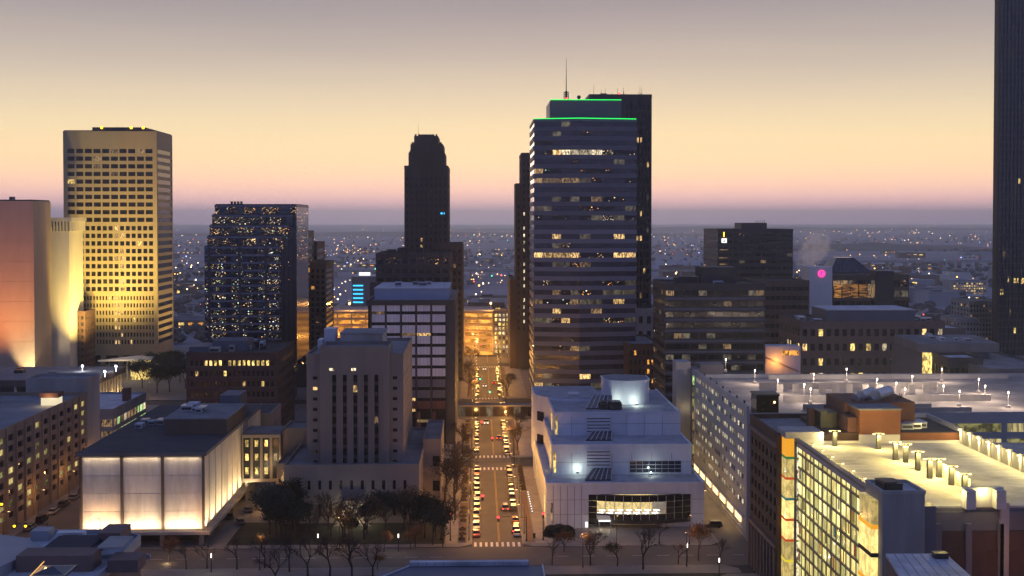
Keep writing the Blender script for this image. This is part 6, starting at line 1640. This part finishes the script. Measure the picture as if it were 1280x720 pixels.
# ================================================================== FAR CITY
rnd = random.Random(31)
WL = ['concrete', 'mauve_brick', 'concrete_dark', 'brown_stone', 'red_brick', 'pale_stone', 'grey_panel']
far_win = {}
cnt = 0
for k in range(420):
    if cnt >= 130: break
    Y = 760 + (rnd.random() ** 1.6) * 2300
    px = rnd.uniform(195, 1265)
    if not (195 < px < 262 or 372 < px < 515 or 560 < px < 650 or 800 < px < 905 or 985 < px < 1265): continue
    x = AX(px, Y); w, d, h = rnd.uniform(14, 55), rnd.uniform(14, 45), rnd.choice([4, 5, 6, 7, 9, 12, 14]) * (1 if Y > 900 else 1.1)
    cnt += 1
    o = new('low_building', None, None, (x, Y, -.3)); wl = rnd.choice(WL); rf = rnd.choice(['roof_grey', 'roof_white', 'roof_dark', 'roof_grey'])
    WN = {'concrete': 'grey concrete', 'mauve_brick': 'mauve brick', 'concrete_dark': 'dark concrete', 'brown_stone': 'brown stone', 'red_brick': 'red brick', 'pale_stone': 'pale stone', 'grey_panel': 'grey panelled'}[wl]
    RN = {'roof_white': 'white', 'roof_dark': 'dark', 'roof_grey': 'grey'}[rf]
    tag(o, f'{"low" if h < 9 else "taller"} {WN} building with {RN} flat roof in the far city, {"near the towers" if Y < 1300 else "out on the plain"}', 'building', f'far {WN} buildings')
    new('wall', MB().box(-w / 2, w / 2, 0, d, 0, h).mesh('wall', wl), o)
    new('roof', MB().box(-w / 2 - .3, w / 2 + .3, -.3, d + .3, h, h + .5).box(-w / 5, w / 9, d * .3, d * .5, h + .5, h + 2.2).mesh('roof', rf), o)
    nw = rnd.choice([0, 1, 2, 3, 4])
    for q in range(nw):
        mt = rnd.choice(['lit_gold', 'lit_warm', 'lit_white', 'lit_dim', 'glass', 'lit_amber'])
        new('window', pane_mesh(w / 8, min(2.2, h * .4), mt, .1), o, (-w / 2 + w * (q + .7) / (nw + .5), -.08, h * .55))
# storage tanks
for k in range(5):
    p = at(825 + k * 15, 330, 1900); o = new('storage_tank', None, None, (p.x, 1900, -.3)); tag(o, 'pale round storage tank in the far industrial yard', 'storage tank', 'far storage tanks')
    new('shell', MB().cyl(0, 0, 7.5, 0, 15, 20).mesh('shell', 'white_metal'), o); new('dome', MB().cyl(0, 0, 7.6, 15, 17, 20, r1=1.0).mesh('dome', 'grey_panel'), o)
# block with blue light bars
Y = 930; xa, xb = AX(440, Y), AX(466, Y)
t = Thing('blue_bar_building', 'mid-rise block with five glowing blue light bars on its front', 'building', ((xa + xb) / 2, Y, 0))
zt = AZ(346, Y, 455); t.part('wall', MB().box(xa, xb + 5, Y, Y + 25, 0, zt), 'concrete_dark'); t.part('roof', MB().box(xa, xb + 5, Y, Y + 25, zt, zt + .6), 'roof_white')
for k in range(5): t.part('light_bar', MB().box(AX(441.5, Y), AX(454, Y), Y - .5, Y - .05, AZ(357.8 + k * 5.2, Y, 448), AZ(356.2 + k * 5.2, Y, 448)), 'led_cyan')
t.part('roof_sign', MB().box(AX(449, Y), AX(463, Y), Y - .3, Y, zt + 1, zt + 3.5), 'sign_white'); t.done()
# elevated motorways
def motorway(label, Y, x0, x1, z, n):
    t = Thing('elevated_motorway', label, 'motorway', (0, Y, 0))
    t.part('deck', MB().box(x0, x1, Y, Y + 24, z - 1.8, z), 'concrete'); t.part('barrier', MB().box(x0, x1, Y - .3, Y, z - 1.0, z + 1.1).box(x0, x1, Y + 24, Y + 24.3, z - 1.0, z + 1.1), 'concrete')
    for k in range(n):
        q = x0 + (x1 - x0) * (k + .5) / n; t.part('pier', MB().box(q - 1, q + 1, Y + 4, Y + 20, -.3, z - 1.8), 'concrete')
    t.done()
motorway('elevated concrete motorway crossing far behind the avenue', 1680, -700, 380, 9, 40)
motorway('longer elevated motorway beyond the glass pyramid on the far right', 1950, 420, 1500, 12, 36)
# hills and woods on the plain
def hill(name, cx, cy, rx, ry, h, seed):
    rnd = random.Random(seed); mb = MB(); nx, ny = 40, 10
    for j in range(ny + 1):
        for i in range(nx + 1):
            u, v = i / nx * 2 - 1, j / ny * 2 - 1
            f = max(0, 1 - u * u) ** 1.3 * max(0, 1 - v * v)
            mb.v.append((cx + u * rx, cy + v * ry, -1 + h * f * (1 + .18 * math.sin(u * 9 + seed) + .1 * math.sin(u * 23))))
    for j in range(ny):
        for i in range(nx):
            b = j * (nx + 1) + i; mb.f.append((b, b + 1, b + nx + 2, b + nx + 1)); mb.m.append(0)
    tag(new(name, mb.mesh(name, 'far_wood')), kind='structure')
hill('hill', 1080, 3300, 420, 260, 15, 1); hill('hill', -300, 6500, 1900, 600, 16, 2); hill('hill', 2400, 9500, 3200, 900, 24, 3)
mb = MB(); rnd = random.Random(77)
for k in range(5200):
    Y = 780 + (rnd.random() ** 2.0) * 6500; x = (rnd.uniform(-.45, .5)) * Y
    n = rnd.choice([.5, 1]); r = rnd.uniform(2.2, 5.5); c = Vector((x, Y, r * .7))
    if math.sin(x * .004 + 1.3) * math.sin(Y * .0031) < -.15: continue
    b = len(mb.v); pts = [(1, 0, 0), (0, 1, 0), (-1, 0, 0), (0, -1, 0), (.1, .1, 1), (0, 0, -.6), (.7, .7, .5), (-.7, .7, .55), (-.7, -.7, .45), (.7, -.7, .5)]
    mb.v += [(c.x + q[0] * r * rnd.uniform(.7, 1.3), c.y + q[1] * r * rnd.uniform(.7, 1.3), c.z + q[2] * r * rnd.uniform(.7, 1.2)) for q in pts]
    for i in range(4):
        a, d = b + i, b + (i + 1) % 4; mb.f += [(a, d, b + 6 + i), (a, b + 6 + i, b + 4), (d, b + 4, b + 6 + i), (d, a, b + 5)]; mb.m += [0] * 4
tag(new('distant_woods', mb.mesh('distant_woods', 'far_wood')), 'dark scattered treetops over the far suburbs', 'trees', kind='stuff')
# city lights: lamp standards; the 260 nearest are things, the rest one mass
rnd = random.Random(5); P = []
for k in range(1250):
    m = rnd.random()
    py = 278.5 + (rnd.random() ** 1.7) * 26 if m < .5 else rnd.uniform(300, 350) if m < .84 else rnd.uniform(345, 432)
    px = rnd.uniform(200, 1250)
    p = gnd(px, py, 9)
    if p.y < 770 or math.sin(p.x * .0021 + 2) + math.sin(p.y * .0017 + p.x * .0006) < -.35: continue
    if rnd.random() < .4: p.x = round(p.x / 150) * 150 + rnd.uniform(-4, 4)
    elif rnd.random() < .55:
        st_ = 180 if p.y < 3000 else 420; p.y = max(800, round(p.y / st_) * st_ + rnd.uniform(-5, 5))
    P.append((p.y, p.x, rnd.random()))
for cx_, cy_, n, sx, sy in ((430, 312, 40, 28, 3), (1020, 291, 70, 90, 2.2), (1150, 283, 60, 90, 1.4), (610, 293, 20, 25, 2), (850, 312, 30, 30, 5), (480, 322, 22, 50, 5), (1110, 322, 30, 80, 4), (230, 320, 14, 12, 10), (610, 345, 20, 22, 10), (425, 372, 18, 20, 10), (860, 292, 26, 30, 5), (1150, 300, 20, 60, 6)):
    for k in range(n):
        py = max(278, cy_ + rnd.gauss(0, sy)); p = gnd(cx_ + rnd.gauss(0, sx), py, 9)
        if p.y > 770: P.append((p.y, p.x, rnd.random()))
P.sort()
FM = ['far_warm', 'far_warm', 'far_white', 'far_warm', 'far_white', 'far_blue', 'far_red', 'far_green']
protos = {}
def fmat(u): return FM[0] if u < .52 else FM[2] if u < .86 else FM[5] if u < .91 else FM[6] if u < .965 else FM[7]
rest = {}
NM = {'far_warm': 'amber', 'far_white': 'white', 'far_blue': 'blue', 'far_red': 'red', 'far_green': 'green'}
for i, (yy, x, u) in enumerate(P):
    mt = fmat(u)
    r = (.20 + .42 * ((u * 7919) % 1) ** 2) * (1 + min(yy, 9000) / 2200)
    if i < 260:
        key = (mt, round(r * 4))
        if key not in protos:
            rr = max(.25, round(r * 4) / 4)
            protos[key] = MB().tube((0, 0, 0), (0, 0, 9), .14, .1, 4).ball(0, 0, 9.2, rr, 6, 4, 1).mesh('far_street_lamp', ['dark_metal', mt])
        o = new('far_street_lamp', protos[key], None, (x, yy, -.3)); tag(o, f'{NM[mt]} pole light glowing among the far city blocks', 'street lamp', f'{NM[mt]} lights of the far city')
    else:
        rest.setdefault(mt, MB()).ball(x, yy, 9, r, 5, 3)
for mt, mb in rest.items(): tag(new('distant_city_lights', mb.mesh('distant_city_lights', mt)), f'countless tiny {NM[mt]} lights scattered over the plain to the horizon', 'lights', kind='stuff')

# ================================================================== AIR
m = bpy.data.materials.new('steam'); m.use_nodes = True; n = m.node_tree; n.nodes.clear(); MATS['steam'] = m
mo = n.nodes.new('ShaderNodeOutputMaterial'); v = n.nodes.new('ShaderNodeVolumePrincipled'); v.inputs['Color'].default_value = (.95, .92, .92, 1)
tx = n.nodes.new('ShaderNodeTexNoise'); tx.inputs['Scale'].default_value = .22; tx.inputs['Detail'].default_value = 4; ge = n.nodes.new('ShaderNodeNewGeometry')
n.links.new(ge.outputs['Position'], tx.inputs['Vector']); rp = n.nodes.new('ShaderNodeMapRange'); rp.inputs['From Min'].default_value = .38; rp.inputs['From Max'].default_value = .62
rp.inputs['To Max'].default_value = .06; v.inputs['Anisotropy'].default_value = .85; n.links.new(tx.outputs['Fac'], rp.inputs['Value']); n.links.new(rp.outputs[0], v.inputs['Density']); n.links.new(v.outputs[0], mo.inputs['Volume'])
m.cycles.volume_step_rate = 3
Y = 900; mb = MB(); nS = 12; rings = []
for j in range(9):
    f = j / 8; p = at(1003 + 14 * math.sin(f * 2.2) + 6 * f, 337 - 46 * f, Y); r = (3 + 12 * math.sin(math.pi * min(1, f * .75 + .05))) * (1 - .35 * f)
    rings.append([(p.x + r * math.cos(2 * math.pi * i / nS) * (1 + .15 * math.sin(3 * i + j)), p.y + r * math.sin(2 * math.pi * i / nS), p.z) for i in range(nS)])
for r_ in rings: mb.v += r_
for j in range(8):
    for i in range(nS): mb.f.append((j * nS + i, j * nS + (i + 1) % nS, (j + 1) * nS + (i + 1) % nS, (j + 1) * nS + i)); mb.m.append(0)
mb.f += [tuple(reversed(range(nS))), tuple(range(8 * nS, 9 * nS))]; mb.m += [0, 0]
tag(new('steam_plume', mb.mesh('steam_plume', 'steam')), 'white steam plume rising beside the black tower', 'steam', kind='stuff')
m = bpy.data.materials.new('haze'); m.use_nodes = True; n = m.node_tree; n.nodes.clear(); MATS['haze'] = m
mo = n.nodes.new('ShaderNodeOutputMaterial'); v = n.nodes.new('ShaderNodeVolumePrincipled')
v.inputs['Color'].default_value = (.80, .88, 1.0, 1); v.inputs['Density'].default_value = .000122; v.inputs['Anisotropy'].default_value = .72
n.links.new(v.outputs[0], mo.inputs['Volume'])
tag(new('haze', MB().box(-14200, 14200, -1600, 21200, -2.5, 236).mesh('haze', 'haze')), 'thin mauve dawn haze lying over the whole city', 'haze', kind='stuff')
